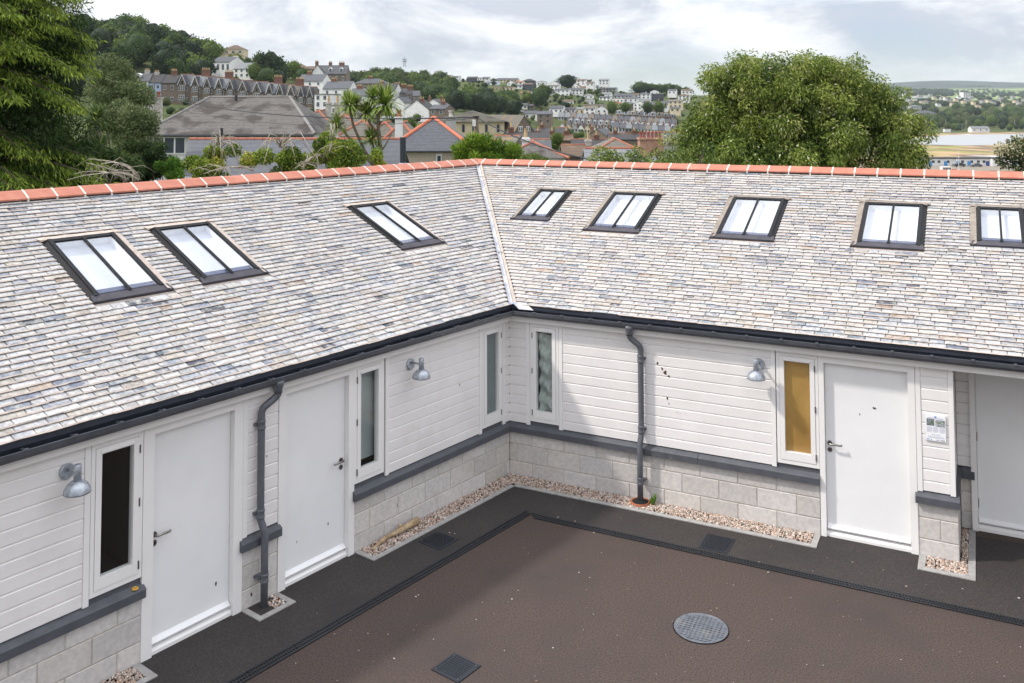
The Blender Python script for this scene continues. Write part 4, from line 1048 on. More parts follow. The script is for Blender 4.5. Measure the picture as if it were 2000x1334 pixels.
    if win:
        nc, nr = win[:2]; ww = win[2] if len(win) > 2 else .9; wh = win[3] if len(win) > 3 else 1.25
        for i in range(nc):
            for j in range(nr):
                x = -hw + w * (i + .5) / nc; z = h * (nr - j - .42) / nr if nr > 1 else h * .55
                if z + wh / 2 > h: z = h - wh / 2 - .05
                mm = MB(fw); mm.box(x - ww / 2, x + ww / 2, -.06, .02, z - wh / 2, z + wh / 2); wi = mm.build('window', M_wfr if wfr else M_fpane, root)
                if wfr:
                    mm = MB(fw)
                    for a, b in ((-.43, -.04), (.04, .43)): mm.box(x + a * ww, x + b * ww, -.09, -.05, z - wh * .43, z + wh * .43)
                    mm.build('pane', win_mat or M_fpane, wi)
    if front_gable:
        gw, gh, gm = front_gable      # a gabled bay standing in front of the roof
        zt = h + r * gh
        mm = MB(fw); mm.box(-gw / 2, gw / 2, -.7, .1, -sink, h - .05); mm.add([(-gw / 2, -.7, h - .05), (gw / 2, -.7, h - .05), (0, -.7, zt)], [(0, 1, 2)])
        bay = mm.build('bay', WALL[wall], root)
        mm = MB(fw); e2 = .35; V = []
        for y in (-.95, dep / 2): V += [(-gw / 2 - e2, y, h - .35), (0, y, zt + .1), (gw / 2 + e2, y, h - .35), (gw / 2 + e2, y, h - .2), (0, y, zt + .28), (-gw / 2 - e2, y, h - .2)]
        mm.add(V, [(i, (i + 1) % 6, 6 + (i + 1) % 6, 6 + i) for i in range(6)] + [(0, 1, 4, 5), (1, 2, 3, 4)]); mm.build('bay_roof', ROOF[gm], root)
        for sg in (-1, 1):
            mm = MB(fw); mm.add([(sg * (gw / 2 + e2), -1.0, h - .35), (0, -1.0, zt + .12), (0, -1.0, zt + .42), (sg * (gw / 2 + e2), -1.0, h - .05)], [(0, 1, 2, 3)]); V0 = mm.V[:]
            mm.add([(sg * (gw / 2 + e2), -.94, h - .35), (0, -.94, zt + .12), (0, -.94, zt + .42), (sg * (gw / 2 + e2), -.94, h - .05)], [(3, 2, 1, 0)]); mm.F += [[0, 4, 5, 1], [3, 2, 6, 7]]
            mm.build('bargeboard', M_wfr, bay)
        mm = MB(fw); mm.box(-.3, .3, -.76, -.69, h + .15, h + 1.1); mm.build('attic_window', M_fpane, bay)
        for x in (-gw * .34, 0, gw * .34):
            for z in (h - 1.15, h - 4.1):
                mm = MB(fw); mm.box(x - gw * .12, x + gw * .12, -.78, -.69, z - .8, z + .8); mm.box(x - gw * .085, x + gw * .085, -.82, -.77, z - .68, z - .04); mm.box(x - gw * .085, x + gw * .085, -.82, -.77, z + .04, z + .68); wi = mm.build('bay_window', M_wfr, bay); wi.data.materials.append(M_fpane); wi.data.polygons.foreach_set('material_index', [0] * 6 + [1] * 12)
    if dormer:
        for i in range(dormer):
            x = -hw + w * (i + .5) / dormer; y = dep * .18; z = h + r * .30
            mm = MB(fw); mm.box(x - .75, x + .75, y - .5, dep / 2, z - .3, z + 1.1); mm.add([(x - .9, y - .6, z + 1.1), (x + .9, y - .6, z + 1.1), (x + .9, dep / 2, z + 1.2), (x - .9, dep / 2, z + 1.2), (x, y - .6, z + 1.75), (x, dep / 2, z + 1.8)], [(0, 1, 4), (0, 4, 5, 3), (1, 2, 5, 4)])
            dm = mm.build('dormer', WALL['white'], root)
            mm = MB(fw); mm.box(x - .5, x + .5, y - .56, y - .49, z - .05, z + .95); mm.build('dormer_window', M_fpane, dm)
    return root
T = M_tc
# -- near roofs behind the ridge
house(287, 606, 193, 262, 306, 60, 9.5, 'hip', 'white', 'old', 'large white bungalow with a wide weathered slate hipped roof behind the sheds', ridge=material('lead_ridge', (128, 124, 122), (110, 106, 104), scale=2), win=None, eave=.35, name='bungalow', inset=2.55)
bg_ = [o for o in col.objects if o.name.startswith('bungalow')][-1]
def near_win(root, u0, u1, v0, v1, D, n, mat=None):
    a, b = at(u0, v1, D), at(u1, v0, D)
    mm = MB(); mm.box(a[0], b[0], D - .10, D + .05, a[2], b[2]); wi = mm.build('window', M_wfr, root)
    wd = (b[0] - a[0]) / n
    for i in range(n):
        mm = MB(); mm.box(a[0] + wd * i + .07, a[0] + wd * (i + 1) - .05, D - .13, D - .09, a[2] + .08, b[2] - .08); mm.build('pane', mat or M_fpane, wi)
near_win(bg_, 300, 363, 267, 301, 60, 3); near_win(bg_, 398, 430, 267, 278, 60, 2); near_win(bg_, 461, 489, 268, 280, 60, 1)
mm = MB(); a = at(280, 265, 59.6); b = at(613, 265, 59.6); mm.tube([tuple(a), tuple(b)], .07, 8); mm.build('gutter', M_dark, bg_)
for u, vt, vb_ in ((461, 186, 198), (433, 250, 270)):
    p = at(u, vb_, 62 if u == 461 else 59.5); q = at(u, vt, 62 if u == 461 else 59.5); mm = MB(); mm.tube([tuple(p), tuple(q)], .09, 8); mm.build('vent_pipe', M_dark, bg_)
def stack(u0, u1, vt, vb_, D, label, pots, group=None, mat=None, potm=None, parent=None):
    a, b = at(u0, vb_, D), at(u1, vt, D); w = b[0] - a[0]
    root = parent or thing('chimney_stack', label, 'chimney', tuple(at((u0 + u1) / 2, vb_, D)), group)
    mm = MB(); mm.box(a[0], b[0], D - w * .4, D + w * .4, a[2] - 2.5, b[2]); st = mm.build('stack', mat or M_stack, root)
    mm = MB(); mm.box(a[0] - .06, b[0] + .06, D - w * .4 - .06, D + w * .4 + .06, b[2] - .02, b[2] + .10); mm.build('cap', mat or M_stack, root)
    for i in range(pots):
        x = a[0] + w * (i + .5) / pots; hh = .40; rr = min(.14, w / pots * .34)
        mm = MB(); mm.lathe([(rr, 0), (rr * 1.08, .06), (rr * .9, .1), (rr * .85, hh - .1), (rr * 1.15, hh - .06), (rr * 1.15, hh), (rr * .8, hh)], (x, D, b[2] + .1), 12); mm.build('chimney_pot', potm or M_potr, root, smooth=True)
    return root
stack(284, 299, 190, 246, 66, 'white rendered chimney stack, taller of the pair left of the bungalow roof', 1)
stack(303, 316, 192, 240, 67, 'white rendered chimney stack, shorter of the pair left of the bungalow roof', 1)
stack(1248, 1293, 272, 300, 60, 'broad brick chimney stack with a row of red pots left of the big tree', 6, mat=material('pale_brick', (170, 134, 112), (150, 112, 92), scale=4))
# long slated shed with terracotta ridge
def shed_roof():
    root = thing('slate_shed', 'long blue-grey slate shed roof with terracotta ridge just behind the yard building', 'shed', tuple(at(575, 345, 34)))
    a, b = at(370, 272, 37.5), at(785, 272, 37.5); c, d = at(352, 345, 33.5), at(790, 345, 33.5)
    mm = MB(); dn = np.array([0, .4, -.12])
    mm.add([tuple(a), tuple(b), tuple(d), tuple(c), tuple(a + dn), tuple(b + dn), tuple(d + dn), tuple(c + dn)], [(0, 1, 2, 3), (0, 4, 5, 1), (1, 5, 6, 2), (3, 7, 4, 0)])
    rf = mm.build('roof', ROOF['blue'], root)
    mm = MB(); e_ = np.array([0, 4, a[2] * 0 - 1.6]); mm.add([tuple(a), tuple(b), tuple(b + e_), tuple(a + e_)], [(0, 3, 2, 1)]); mm.build('rear_slope', ROOF['blue'], root)
    n = 26
    for i in range(n):
        p = a + (b - a) * ((i + .03) / n); q = a + (b - a) * ((i + .97) / n); mm = MB(); mm.tube([tuple(p), tuple(q)], .075, 7); mm.build('ridge_tile', M_tc, rf)
    mm = MB(); mm.box(c[0] + .3, d[0] - .3, c[1] + .4, a[1] + 3.6, -2, c[2]); mm.build('wall', WALL['grey'], root)
    p, q = at(787, 325, 33), at(787, 268, 33); mm = MB(); mm.tube([tuple(p), tuple(q)], .11, 12); fl_ = mm.build('flue', material('flue_metal', (44, 50, 58), rough=.4), root)
    mm = MB(); mm.tube([tuple(at(787, 323, 33)), tuple(at(787, 318, 33))], [.19, .13], 12); mm.build('flue_collar', M_lead, root)
shed_roof()
house(764, 922, 234, 294, 332, 48, 5.2, 'hip', 'pebble', 'blue', 'pebbledashed house with blue slate hipped roof and orange hips', ridge=material('new_terracotta', (200, 112, 80), (184, 100, 70), scale=2), win=None, apex=.48, name='house')
h_ = [o for o in col.objects if o.get('label', '').startswith('pebbledashed')][0]
near_win(h_, 852, 863, 301, 319, 48, 1)
mm = MB(); mm.tube([tuple(at(784, 296, 47.6)), tuple(at(905, 296, 47.6))], .05, 8); mm.build('gutter', M_dark, h_)
# cluster of old hipped roofs with terracotta ridges
for (u0, u1, vr, ve, vb, D, dep, rf, lab, ch) in (
        (582, 648, 217, 250, 268, 95, 7, 'lichen', 'old hipped slate roof with terracotta hips right of the bungalow', ((.70, .9, .5, M_stack),)),
        (634, 700, 225, 252, 270, 88, 6, 'lichen', 'lichened hipped roof below the white flat-roofed house', ((.2, 1.2, .5, M_stack),)),
        (664, 742, 237, 266, 275, 80, 6, 'lichen', 'orange-lichened hipped roof behind the cabbage palms', ((.35, .9, .6, M_stack),)),
        (724, 772, 240, 266, 276, 74, 5.5, 'lichen', 'small hipped roof with terracotta hips right of the cabbage palms', ()),
        (758, 806, 240, 270, 280, 66, 5, 'lichen', 'hipped roof with red hips behind the tall white chimney', ())):
    house(u0, u1, vr, ve, vb, D, dep, 'hip', 'grey', rf, lab, ridge=T, chim=ch, win=None)
stack(772, 786, 231, 272, 56, 'tall white chimney stack between the palms and the blue slate roof', 1, mat=WALL['white'])
stack(871, 890, 231, 272, 60, 'grey concrete chimney stack in front of the chapel', 1, mat=WALL['grey'], potm=M_stack)
# chapel and hall
ch_ = house(852, 985, 217, 238, 274, 130, 11, 'hip', 'cream', 'olive', 'cream chapel with olive hipped roof and arched windows', name='chapel', cat='chapel', eave=.5, inset=3.3)
for u in (872, 905, 925, 950, 973):
    a, b = at(u - 2.4, 258, 130), at(u + 2.4, 245, 130)
    mm = MB(); n = 8; x0, x1, xc, r0 = a[0], b[0], (a[0] + b[0]) / 2, (b[0] - a[0]) / 2
    P = [(x0, a[2]), (x1, a[2])] + [(xc + r0 * math.cos(t), b[2] + r0 * math.sin(t)) for t in np.linspace(0, math.pi, n)]
    mm.add([(x, 129.9, z) for x, z in P] + [(x, 130.1, z) for x, z in P], [tuple(range(len(P)))] + [(i, (i + 1) % len(P), len(P) + (i + 1) % len(P), len(P) + i) for i in range(len(P))]); mm.build('arched_window', M_fpane, ch_)
hall = house(1003, 1045, 228, 258, 276, 128, 12, 'gy', 'stone', 'lichen', 'stone gabled hall with lichened pale roof right of the chapel', rot=24, name='hall', cat='hall', eave=.3)
for u in (1017, 1032):
    a, b = at(u - 4, 257, 127.4), at(u + 4, 247, 127.4)
    for k in (0, 1):
        mm = MB(); x0 = a[0] + (b[0] - a[0]) * k / 2; x1 = x0 + (b[0] - a[0]) * .46; yy = 128 + (x0 - at(1024, 250, 128)[0]) * .45 - .1
        mm.box(x0, x1, yy - .15, yy + .1, a[2], b[2]); wi = mm.build('window', M_wfr, hall); mm = MB(); mm.box(x0 + .06, x1 - .06, yy - .18, yy - .14, a[2] + .08, b[2] - .08); mm.build('pane', M_fpane, wi)
for (u0, u1, vr, ve, vb, D, dep, kd, wl_, rf, lab, rg, ch, rt) in (
        (982, 1104, 281, 309, 330, 66, 7, 'hip', 'white', 'old', 'low white house with patched slate hipped roof just beyond the ridge', T, ((.38, .3, .55, WALL['white']),), 0),
        (944, 998, 271, 290, 300, 84, 6, 'gx', 'stone', 'lichen', 'small stone gable with orange lichened roof behind the telegraph pole', T, (), -18),
        (985, 1074, 263, 280, 292, 112, 7, 'gx', 'white', 'dark', 'dark slate roof with white gable end below the stone hall', None, ((.15, .8, .7),), 0),
        (1000, 1076, 277, 292, 300, 92, 5, 'gx', 'grey', 'slate', 'grey slate roof behind the patched hipped roof', T, (), 0),
        (1118, 1190, 275, 287, 297, 140, 6, 'gx', 'stone', 'dark', 'long dark roof with terracotta ridge below the terraces', T, ((.7, .8, .8),), 0),
        (1040, 1082, 252, 260, 268, 190, 6, 'gx', 'white', 'dark', 'white cottage with dark roof and brick chimney below the terraces', None, ((.6, .8, .8),), 12),
        (1083, 1106, 251, 262, 268, 185, 6, 'gx', 'stone', 'dark', 'dark roofed cottage with orange hips beside the white cottage', T, (), -10),
        (1160, 1256, 274, 299, 312, 88, 8, 'hip', 'grey', 'lichen', 'brown hipped roof with terracotta hips left of the brick chimney stack', T, (), 0),
        (1149, 1300, 299, 332, 345, 58, 5, 'gx', 'grey', 'pale', 'pale grey slate roof low behind the loose shrubs', T, (), 0),
        (1100, 1160, 288, 306, 318, 95, 6, 'gx', 'stone', 'brown', 'brown lichened roof beside the stone chimney', T, ((.9, .7, .6, M_stack),), 0),
        (1192, 1260, 263, 273, 280, 170, 6, 'gx', 'stone', 'dark', 'dark slate roof row in front of the white boundary wall', T, ((.2, .7, .8), (.75, .7, .8)), 0),
        (1145, 1186, 253, 266, 272, 230, 7, 'gy', 'stone', 'slate', 'grey gabled roof below the front terrace', None, ((.1, .6, .8),), -25),
        (1184, 1292, 258, 262, 272, 280, 4, 'flat', 'white', 'flat', 'long white boundary wall and shed below the front terrace', None, (), 0),
        (1040, 1120, 266, 275, 283, 150, 6, 'gx', 'stone', 'brown', 'brown roofed cottages with many chimneys below the hall', T, ((.15, .8, .8), (.5, .8, .8), (.85, .8, .8)), 0),
        (1270, 1340, 262, 280, 292, 120, 7, 'gx', 'grey', 'slate', 'grey slate roof glimpsed left of the big tree', T, (), 0)):
    house(u0, u1, vr, ve, vb, D, dep, kd, wl_, rf, lab, ridge=rg, chim=ch, rot=rt, win=(1, 1, 1.2, 1.0) if 'patched' in lab else None)
# -- terrace of gabled stone houses on the left hillside
house(243, 290, 143, 158, 199, 290, 7, 'gx', 'white', 'slate', 'white terraced cottage with a dormer at the left end of the hillside terrace', chim=((.05, 1.0, 1.5, M_stack), (.75, 1.0, 1.5, M_stack)), win=(3, 2), dormer=1)
house(290, 314, 145, 161, 202, 290, 7, 'gx', 'blue', 'dark', 'pale blue terraced cottage beside the white dormered cottage', chim=((.3, .8, 1.5, M_stack),), win=(2, 2))
house(314, 343, 146, 162, 206, 290, 7, 'gx', 'stone', 'dark', 'plain stone terraced cottage between the blue cottage and the gabled houses', chim=((.6, 1.4, 1.8),), win=(2, 2))
bnd = [343, 370, 394, 417, 440, 461, 488, 517, 537, 558, 580, 597, 614]
for i in range(12):
    u0, u1 = bnd[i], bnd[i + 1]; uc = (u0 + u1) / 2; vr = 145 + (uc - 355) * .100
    house(u0, u1 - .3, vr, vr + 20, vr + 62, 290 - i * .5, 8, 'gx', 'stone', ['slate', 'pale', 'slate', 'pale', 'dark', 'dark', 'slate', 'pale', 'dark', 'lichen', 'dark', 'dark'][i],
          '%s gabled stone house from the left in the hillside terrace' % ORD[i], ridge=T, group='gabled stone terrace on the left hillside', front_gable=((u1 - u0) * .46 * 290 / F_PX, .86, 'slate'),
          chim=((.98, 2.0, 2.6),) if i in (1, 3, 7, 9) else (), win=(2, 2, .7, 1.5))
# -- upper left hillside
house(409, 452, 110, 121, 143, 415, 12, 'gx', 'white', 'slate', 'white modern hillside house with a wall of tall windows', win=(4, 1, 1.3, 3.0), rot=-16, chim=((.9, .2, 2.4, WALL['white']),))
house(452, 502, 122, 134, 152, 405, 10, 'gx', 'white', 'pale', 'white split-level house with balcony right of the modern hillside house', win=(4, 2, 1.2, 1.4), rot=-20)
house(436, 475, 87, 96, 108, 480, 9, 'hip', 'cream', 'brown', 'cream house with stacked brown hipped roofs highest on the left hill', win=(3, 1, 1.6, 1.4))
house(420, 440, 99, 105, 110, 470, 8, 'hip', 'cream', 'brown', 'low brown hipped roof beside the highest house on the left hill')
house(560, 602, 124, 134, 143, 480, 9, 'hip', 'stone', 'brown', 'brown hipped roof on the skyline right of the tall dark trees', chim=((.4, .8, 1.2),))
house(598, 622, 129, 135, 143, 490, 8, 'gx', 'stone', 'brown', 'small brown roofed house on the skyline beside the brown hipped roof')
# -- white houses stepping down in the middle
house(612, 676, 127, 144, 164, 400, 10, 'gx', 'stone', 'slate', 'large stone house with three white dormers on the middle hillside', chim=((.03, 1.8, 1.4), (.45, 1.4, 1.4), (.8, 1.2, 2.4)), win=(5, 1, .9, 1.8), dormer=3)
house(606, 634, 128, 146, 164, 392, 6, 'gy', 'white', 'slate', 'white gable end of the large dormered stone house', win=(1, 1, .9, 1.3))
for (u0, u1, vr, ve, vb, D, kd, wl_, rf, lab, ch, wn_) in (
        (578, 632, 145, 158, 184, 350, 'gx', 'white', 'blue', 'white house with blue slate roof, highest of the three stepping down the hill', ((.3, 1.0, 2.0),), (3, 2)),
        (628, 684, 159, 173, 205, 340, 'gx', 'white', 'blue', 'white house with blue slate roof, middle of the three stepping down the hill', ((.25, 1.0, 2.2),), (3, 2)),
        (678, 730, 173, 187, 210, 330, 'gx', 'white', 'blue', 'white house with blue slate roof, lowest of the three stepping down the hill', ((.28, 1.0, 2.2), (.95, 1.0, 1.4)), (3, 2)),
        (688, 752, 153, 163, 180, 420, 'hip', 'stone', 'slate', 'stone house with grey hipped roof under the wooded hill', ((.45, .8, 1.8),), (4, 1, 1.0, 1.6)),
        (735, 772, 163, 178, 196, 350, 'gx', 'white', 'dark', 'white house with dark roof and rooflights left of the brick-chimneyed terrace', ((.05, .8, 1.6),), (2, 2)),
        (789, 838, 196, 214, 238, 260, 'gy', 'white', 'dark', 'big white gable end with dark roof below the wooded hill', ((.6, .4, 1.2),), None),
        (765, 789, 190, 200, 218, 285, 'gy', 'white', 'slate', 'narrow white gable beside the big white gable', (), None),
        (830, 862, 194, 204, 214, 300, 'gy', 'white', 'slate', 'white cottage with two yellow chimneys at the foot of the wood', ((.1, .8, .8), (.9, .8, .8)), (2, 1)),
        (838, 870, 205, 213, 222, 240, 'gx', 'stone', 'slate', 'stone cottage with brick chimney at the foot of the wood', ((.6, .9, 1.0),), (2, 1)),
        (613, 642, 184, 185, 224, 250, 'flat', 'white', 'flat', 'white flat-roofed modern house at the right end of the stone terrace', (), (2, 3, .9, 1.3)),
        (638, 657, 206, 207, 226, 246, 'flat', 'white', 'flat', 'low white flat-roofed block in front of the modern house', (), (2, 1, .9, 1.3)),
        (735, 768, 228, 236, 246, 190, 'gx', 'white', 'pale', 'white glazed veranda with pale roof behind the palms', (), (4, 1, 1.1, 1.0))):
    house(u0, u1, vr, ve, vb, D, 8, kd, wl_, rf, lab, chim=ch, win=wn_, rot=-14)
for i in range(5):
    u0 = 754 + i * 13; vr = 167 + i * 2.6
    house(u0, u0 + 12.6, vr, vr + 10, vr + 38, 362 - i * 4, 8, 'gx', 'stone', 'dark' if i % 2 else 'slate', '%s stone house from the left in the brick-chimneyed terrace below the wood' % ORD[i], group='brick-chimneyed stone terrace', chim=((.5, 1.3, 2.2),) if i in (1, 2, 3) else (), win=(2, 2, .7, 1.3))
# -- far hillside of white houses
HS = [(857, 881, 145, 150, 156, 780, 'gx', 'white', 'brown'), (886, 895, 148, 149, 156, 780, 'flat', 'white', 'flat'), (911, 931, 148, 153, 160, 780, 'gx', 'dark', 'dark'), (932, 941, 151, 152, 160, 775, 'flat', 'white', 'flat'), (941, 955, 149, 153, 160, 770, 'gx', 'white', 'slate'),
      (968, 990, 151, 156, 162, 785, 'gx', 'cream', 'slate'), (990, 1010, 151, 156, 163, 785, 'gx', 'cream', 'slate'), (944, 973, 157, 161, 171, 740, 'gx', 'pale_blue', 'pale'), (990, 1006, 156, 162, 169, 740, 'gy', 'white', 'slate'), (1005, 1021, 157, 161, 168, 742, 'gx', 'white', 'orange'),
      (1020, 1043, 152, 158, 168, 760, 'hip', 'dark', 'dark'), (998, 1020, 164, 168, 176, 720, 'gx', 'white', 'slate'), (1021, 1040, 161, 165, 176, 720, 'gx', 'dark', 'brown'), (959, 1003, 169, 171, 182, 700, 'gx', 'cream', 'brown'), (1072, 1092, 156, 164, 176, 745, 'gy', 'white', 'slate'),
      (1052, 1090, 166, 168, 175, 725, 'gx', 'white', 'brown'), (1065, 1087, 175, 178, 190, 690, 'gx', 'white', 'slate'), (1014, 1033, 178, 182, 189, 680, 'gx', 'white', 'orange'), (1033, 1046, 177, 181, 190, 680, 'gy', 'white', 'brown'), (933, 950, 193, 199, 208, 600, 'hip', 'grey', 'slate'),
      (1087, 1112, 172, 176, 186, 700, 'gx', 'white', 'slate'), (1110, 1138, 170, 176, 183, 705, 'gx', 'white', 'slate'), (1118, 1131, 162, 168, 174, 760, 'gy', 'white', 'brown'), (1132, 1158, 167, 172, 178, 755, 'gx', 'white', 'brown'), (1163, 1178, 165, 170, 176, 780, 'gx', 'white', 'slate'),
      (1170, 1203, 170, 173, 179, 775, 'gx', 'grey', 'slate'), (1174, 1193, 179, 184, 190, 700, 'gx', 'white', 'pale'), (1170, 1192, 187, 190, 197, 675, 'gx', 'white', 'slate'), (1198, 1235, 181, 187, 195, 660, 'gx', 'grey', 'slate'), (1232, 1246, 181, 186, 193, 680, 'gx', 'white', 'brown'),
      (1245, 1270, 179, 184, 191, 682, 'hip', 'white', 'slate'), (1270, 1287, 174, 179, 185, 740, 'gy', 'white', 'brown'), (1272, 1296, 182, 184, 193, 700, 'gx', 'dark', 'slate'), (1325, 1347, 182, 187, 194, 680, 'hip', 'white', 'brown'), (1190, 1215, 196, 201, 208, 620, 'hip', 'cream', 'orange'),
      (1213, 1240, 197, 203, 211, 612, 'hip', 'stone', 'blue'), (1237, 1262, 196, 203, 213, 602, 'gy', 'white', 'blue'), (1262, 1285, 198, 204, 212, 604, 'gx', 'stone', 'blue'), (1285, 1306, 196, 201, 211, 612, 'gx', 'white', 'slate'), (1306, 1332, 193, 198, 208, 630, 'gx', 'cream', 'lichen'),
      (1112, 1141, 208, 213, 221, 560, 'gx', 'cream', 'pale'), (1141, 1162, 206, 212, 223, 552, 'gx', 'white', 'lichen'), (1164, 1186, 205, 213, 221, 560, 'gy', 'white', 'slate'), (1086, 1124, 208, 215, 226, 545, 'gx', 'white', 'dark'), (1140, 1200, 203, 205, 211, 590, 'gx', 'cream', 'olive'),
      (985, 1012, 200, 206, 218, 560, 'gx', 'stone', 'slate'), (1012, 1030, 200, 206, 218, 560, 'gx', 'white', 'slate'), (1030, 1041, 202, 207, 217, 560, 'gx', 'stone', 'slate'), (1004, 1022, 214, 219, 229, 520, 'gx', 'stone', 'blue'), (1023, 1050, 214, 222, 231, 505, 'gx', 'white', 'slate'),
      (1049, 1077, 215, 223, 240, 482, 'gx', 'stone', 'blue'), (1072, 1100, 204, 212, 220, 542, 'gx', 'white', 'slate'), (1196, 1218, 190, 193, 200, 650, 'flat', 'white', 'flat'), (1218, 1246, 188, 192, 199, 652, 'gx', 'white', 'slate'), (1246, 1272, 192, 195, 202, 640, 'gx', 'white', 'pale')]
hr = random.Random(17); occ = [(h[0], h[1], h[2], h[4]) for h in HS]
for _ in range(600):
    if len(HS) > 96: break
    u = hr.uniform(955, 1335); v = hr.uniform(152, 206) if u < 1180 else hr.uniform(172, 208)
    w = hr.uniform(14, 24); box_ = (u, u + w, v, v + hr.uniform(9, 12))
    if any(box_[0] < b[1] + 1 and box_[1] > b[0] - 1 and box_[2] < b[3] - 2 and box_[3] > b[2] + 2 for b in occ): continue
    D = float(np.interp(v, (148, 165, 178, 188, 198, 208), (785, 722, 692, 662, 608, 560)))
    HS.append((round(u, 1), round(u + w, 1), round(v, 1), round(v + 4, 1), round(box_[3], 1), round(D), hr.choice(['gx', 'gx', 'gy', 'hip']), hr.choice(['white', 'white', 'white', 'cream']), hr.choice(['slate', 'pale', 'brown', 'slate']))); occ.append(box_)
CN = {'slate': 'grey slate', 'brown': 'brown tiled', 'dark': 'dark slate', 'flat': 'flat', 'orange': 'orange tiled', 'blue': 'blue slate', 'pale': 'pale slate', 'lichen': 'lichened', 'olive': 'olive'}
WN = {'white': 'white', 'dark': 'dark clad', 'cream': 'cream', 'grey': 'grey', 'stone': 'stone', 'pale_blue': 'pale blue'}
KN = {'gx': '', 'gy': 'gable-fronted ', 'hip': '', 'flat': ''}
def band(v): return 'on the skyline' if v < 160 else 'high on the hill' if v < 172 else 'midway up the hill' if v < 186 else 'low on the hill' if v < 205 else 'at the hill foot'
cnt = {}; plan = []
for hrow in sorted(HS):
    key = (KN[hrow[6]] + WN[hrow[7]], CN[hrow[8]], band(hrow[2])); cnt[key] = cnt.get(key, 0) + 1; plan.append((hrow, key, cnt[key]))
for (u0, u1, vr, ve, vb, D, kd, wl_, rf), key, i in plan:
    lab = 'far %s house with %s roof %s' % key if key[1] != 'flat' else 'far %s flat-roofed house %s' % (key[0], key[2])
    if cnt[key] > 1: lab += ', %s from the left' % ORD[i - 1]
    w_ = (u1 - u0) * D / F_PX
    vr = ve - (ve - vr) * .7; vb += 2
    house(u0, u1, vr, ve, vb, D, 7, kd, wl_, rf, lab, win=(max(2, int(w_ / 2.6)), 2 if (vb - ve) * D / F_PX > 3.4 else 1, 1.1, 1.1), wfr=False, group='houses on the far hillside', chim=((.1, .7, .9),) if vr > 195 and kd == 'gx' else (), rot=((u0 * 7) % 13 - 20))
# -- rows of terraces in the valley
ROWS = [('back', 1203, 1322, 215, 222, 562, 13.0, 8, 6, 'gx', 1), ('second', 1090, 1322, 219, 234, 532, 11.6, 9, 7, 'gx', 0), ('third', 1108, 1325, 231, 243, 502, 11.8, 10, 7, 'gx', 1), ('front', 1092, 1190, 241, 248, 474, 12.2, 8, 8, 'gy', 0), ('lower', 1196, 1318, 240, 247, 480, 12.6, 9, 8, 'gx', 0)]
for nm, ua, ub, va, vb_, D, st, rh, wh, kd, dm in ROWS:
    n = int((ub - ua) / st)
    for i in range(n):
        u0 = ua + i * st; vr = va + (vb_ - va) * i / n
        house(u0, u0 + st - .15, vr, vr + rh, vr + rh + wh, D, 8, kd, rnd.choice(['white', 'cream', 'white', 'grey', 'stone']), rnd.choice(['pale', 'slate', 'lichen', 'pale', 'slate']), '%s house from the left in the %s valley terrace' % (ORD[i], nm),
              group='terraced houses in the valley', chim=((.95, .7, .75),), win=(2, 1, .8, 1.2), wfr=False, dormer=dm, rot=-8, pots='r')
# -- right: far shore
house(1768, 1812, 229, 237, 245, 1000, 10, 'gx', 'cream', 'orange', 'long building with orange tiled roof on the far shore', win=(5, 1), wfr=False)
house(1792, 1832, 216, 222, 242, 1050, 16, 'hip', 'grey', 'slate', 'tall grey scaffolded building on the far shore', win=(5, 3, 1.2, 1.4), wfr=False)
house(1779, 1800, 205, 207, 212, 1200, 14, 'hip', 'grey', 'pale', 'pale grey pavilion among the far shore trees', win=(4, 1), wfr=False)
house(1834, 1876, 232, 236, 243, 1000, 10, 'gx', 'cream', 'slate', 'low cream terrace beyond the far shore scrub', win=(6, 1), wfr=False, chim=((.3, 1, 1.2), (.7, 1, 1.2)))
house(1898, 1933, 247, 251, 257, 810, 7, 'gx', 'white', 'pale', 'white bungalow on the grass edge of the far shore', win=(3, 1), wfr=False)
house(1846, 1857, 251, 252, 257, 815, 4, 'flat', 'white', 'flat', 'small white hut on the far shore')
house(1882, 1896, 179, 180, 189, 2200, 20, 'flat', 'white', 'flat', 'white tower block in the distant town', win=(4, 4, 2.4, 1.6), wfr=False)
house(1788, 1813, 185, 187, 190, 2100, 20, 'flat', 'white', 'flat', 'long white warehouse in the distant town')
for i in range(36):
    u = 1742 + i * 7.3 + rnd.uniform(-2, 2); v = 194 + 6 * math.sin(i * 1.7) + rnd.uniform(-4, 5) + (4 if u > 1900 else 0); D = 1900 - (v - 190) * 28
    w = rnd.uniform(5, 9)
    house(u, u + w, v - 3.2, v - 1.4, v + 1.6, D, 9, rnd.choice(['gx', 'gx', 'hip']), rnd.choice(['white', 'cream', 'grey', 'grey']), rnd.choice(['slate', 'dark', 'pale', 'brown']), 'tiny house in the distant town across the bay', group='houses of the distant town')

# ================================================================ vegetation
M_leaf = material('leaf', (255, 255, 255), None, rough=.6, attr=True, trans=.30, spec=.18)
M_bark = material('bark', (98, 86, 74), (70, 60, 52), scale=9, rough=.95, bump=.4)
M_twig = material('pale_twig', (166, 158, 146), (126, 116, 104), scale=8, rough=.9)
def leaf_quads(P, axis, size, ratio, spread, g):
    """rhombic leaves at points P along axis directions"""
    n = len(P)
    a = axis + g.normal(size=(n, 3)) * spread; a /= np.linalg.norm(a, axis=1, keepdims=True)
    r = g.normal(size=(n, 3)); s = np.cross(a, r); s /= np.linalg.norm(s, axis=1, keepdims=True) + 1e-9
    L = (size[0] + (size[1] - size[0]) * g.random(n))[:, None]
    mid = P + a * L * .45; w = L * ratio * .5
    V = np.stack([P, mid - s * w, P + a * L, mid + s * w], 1).reshape(-1, 3)
    return V, np.arange(n * 4).reshape(-1, 4)
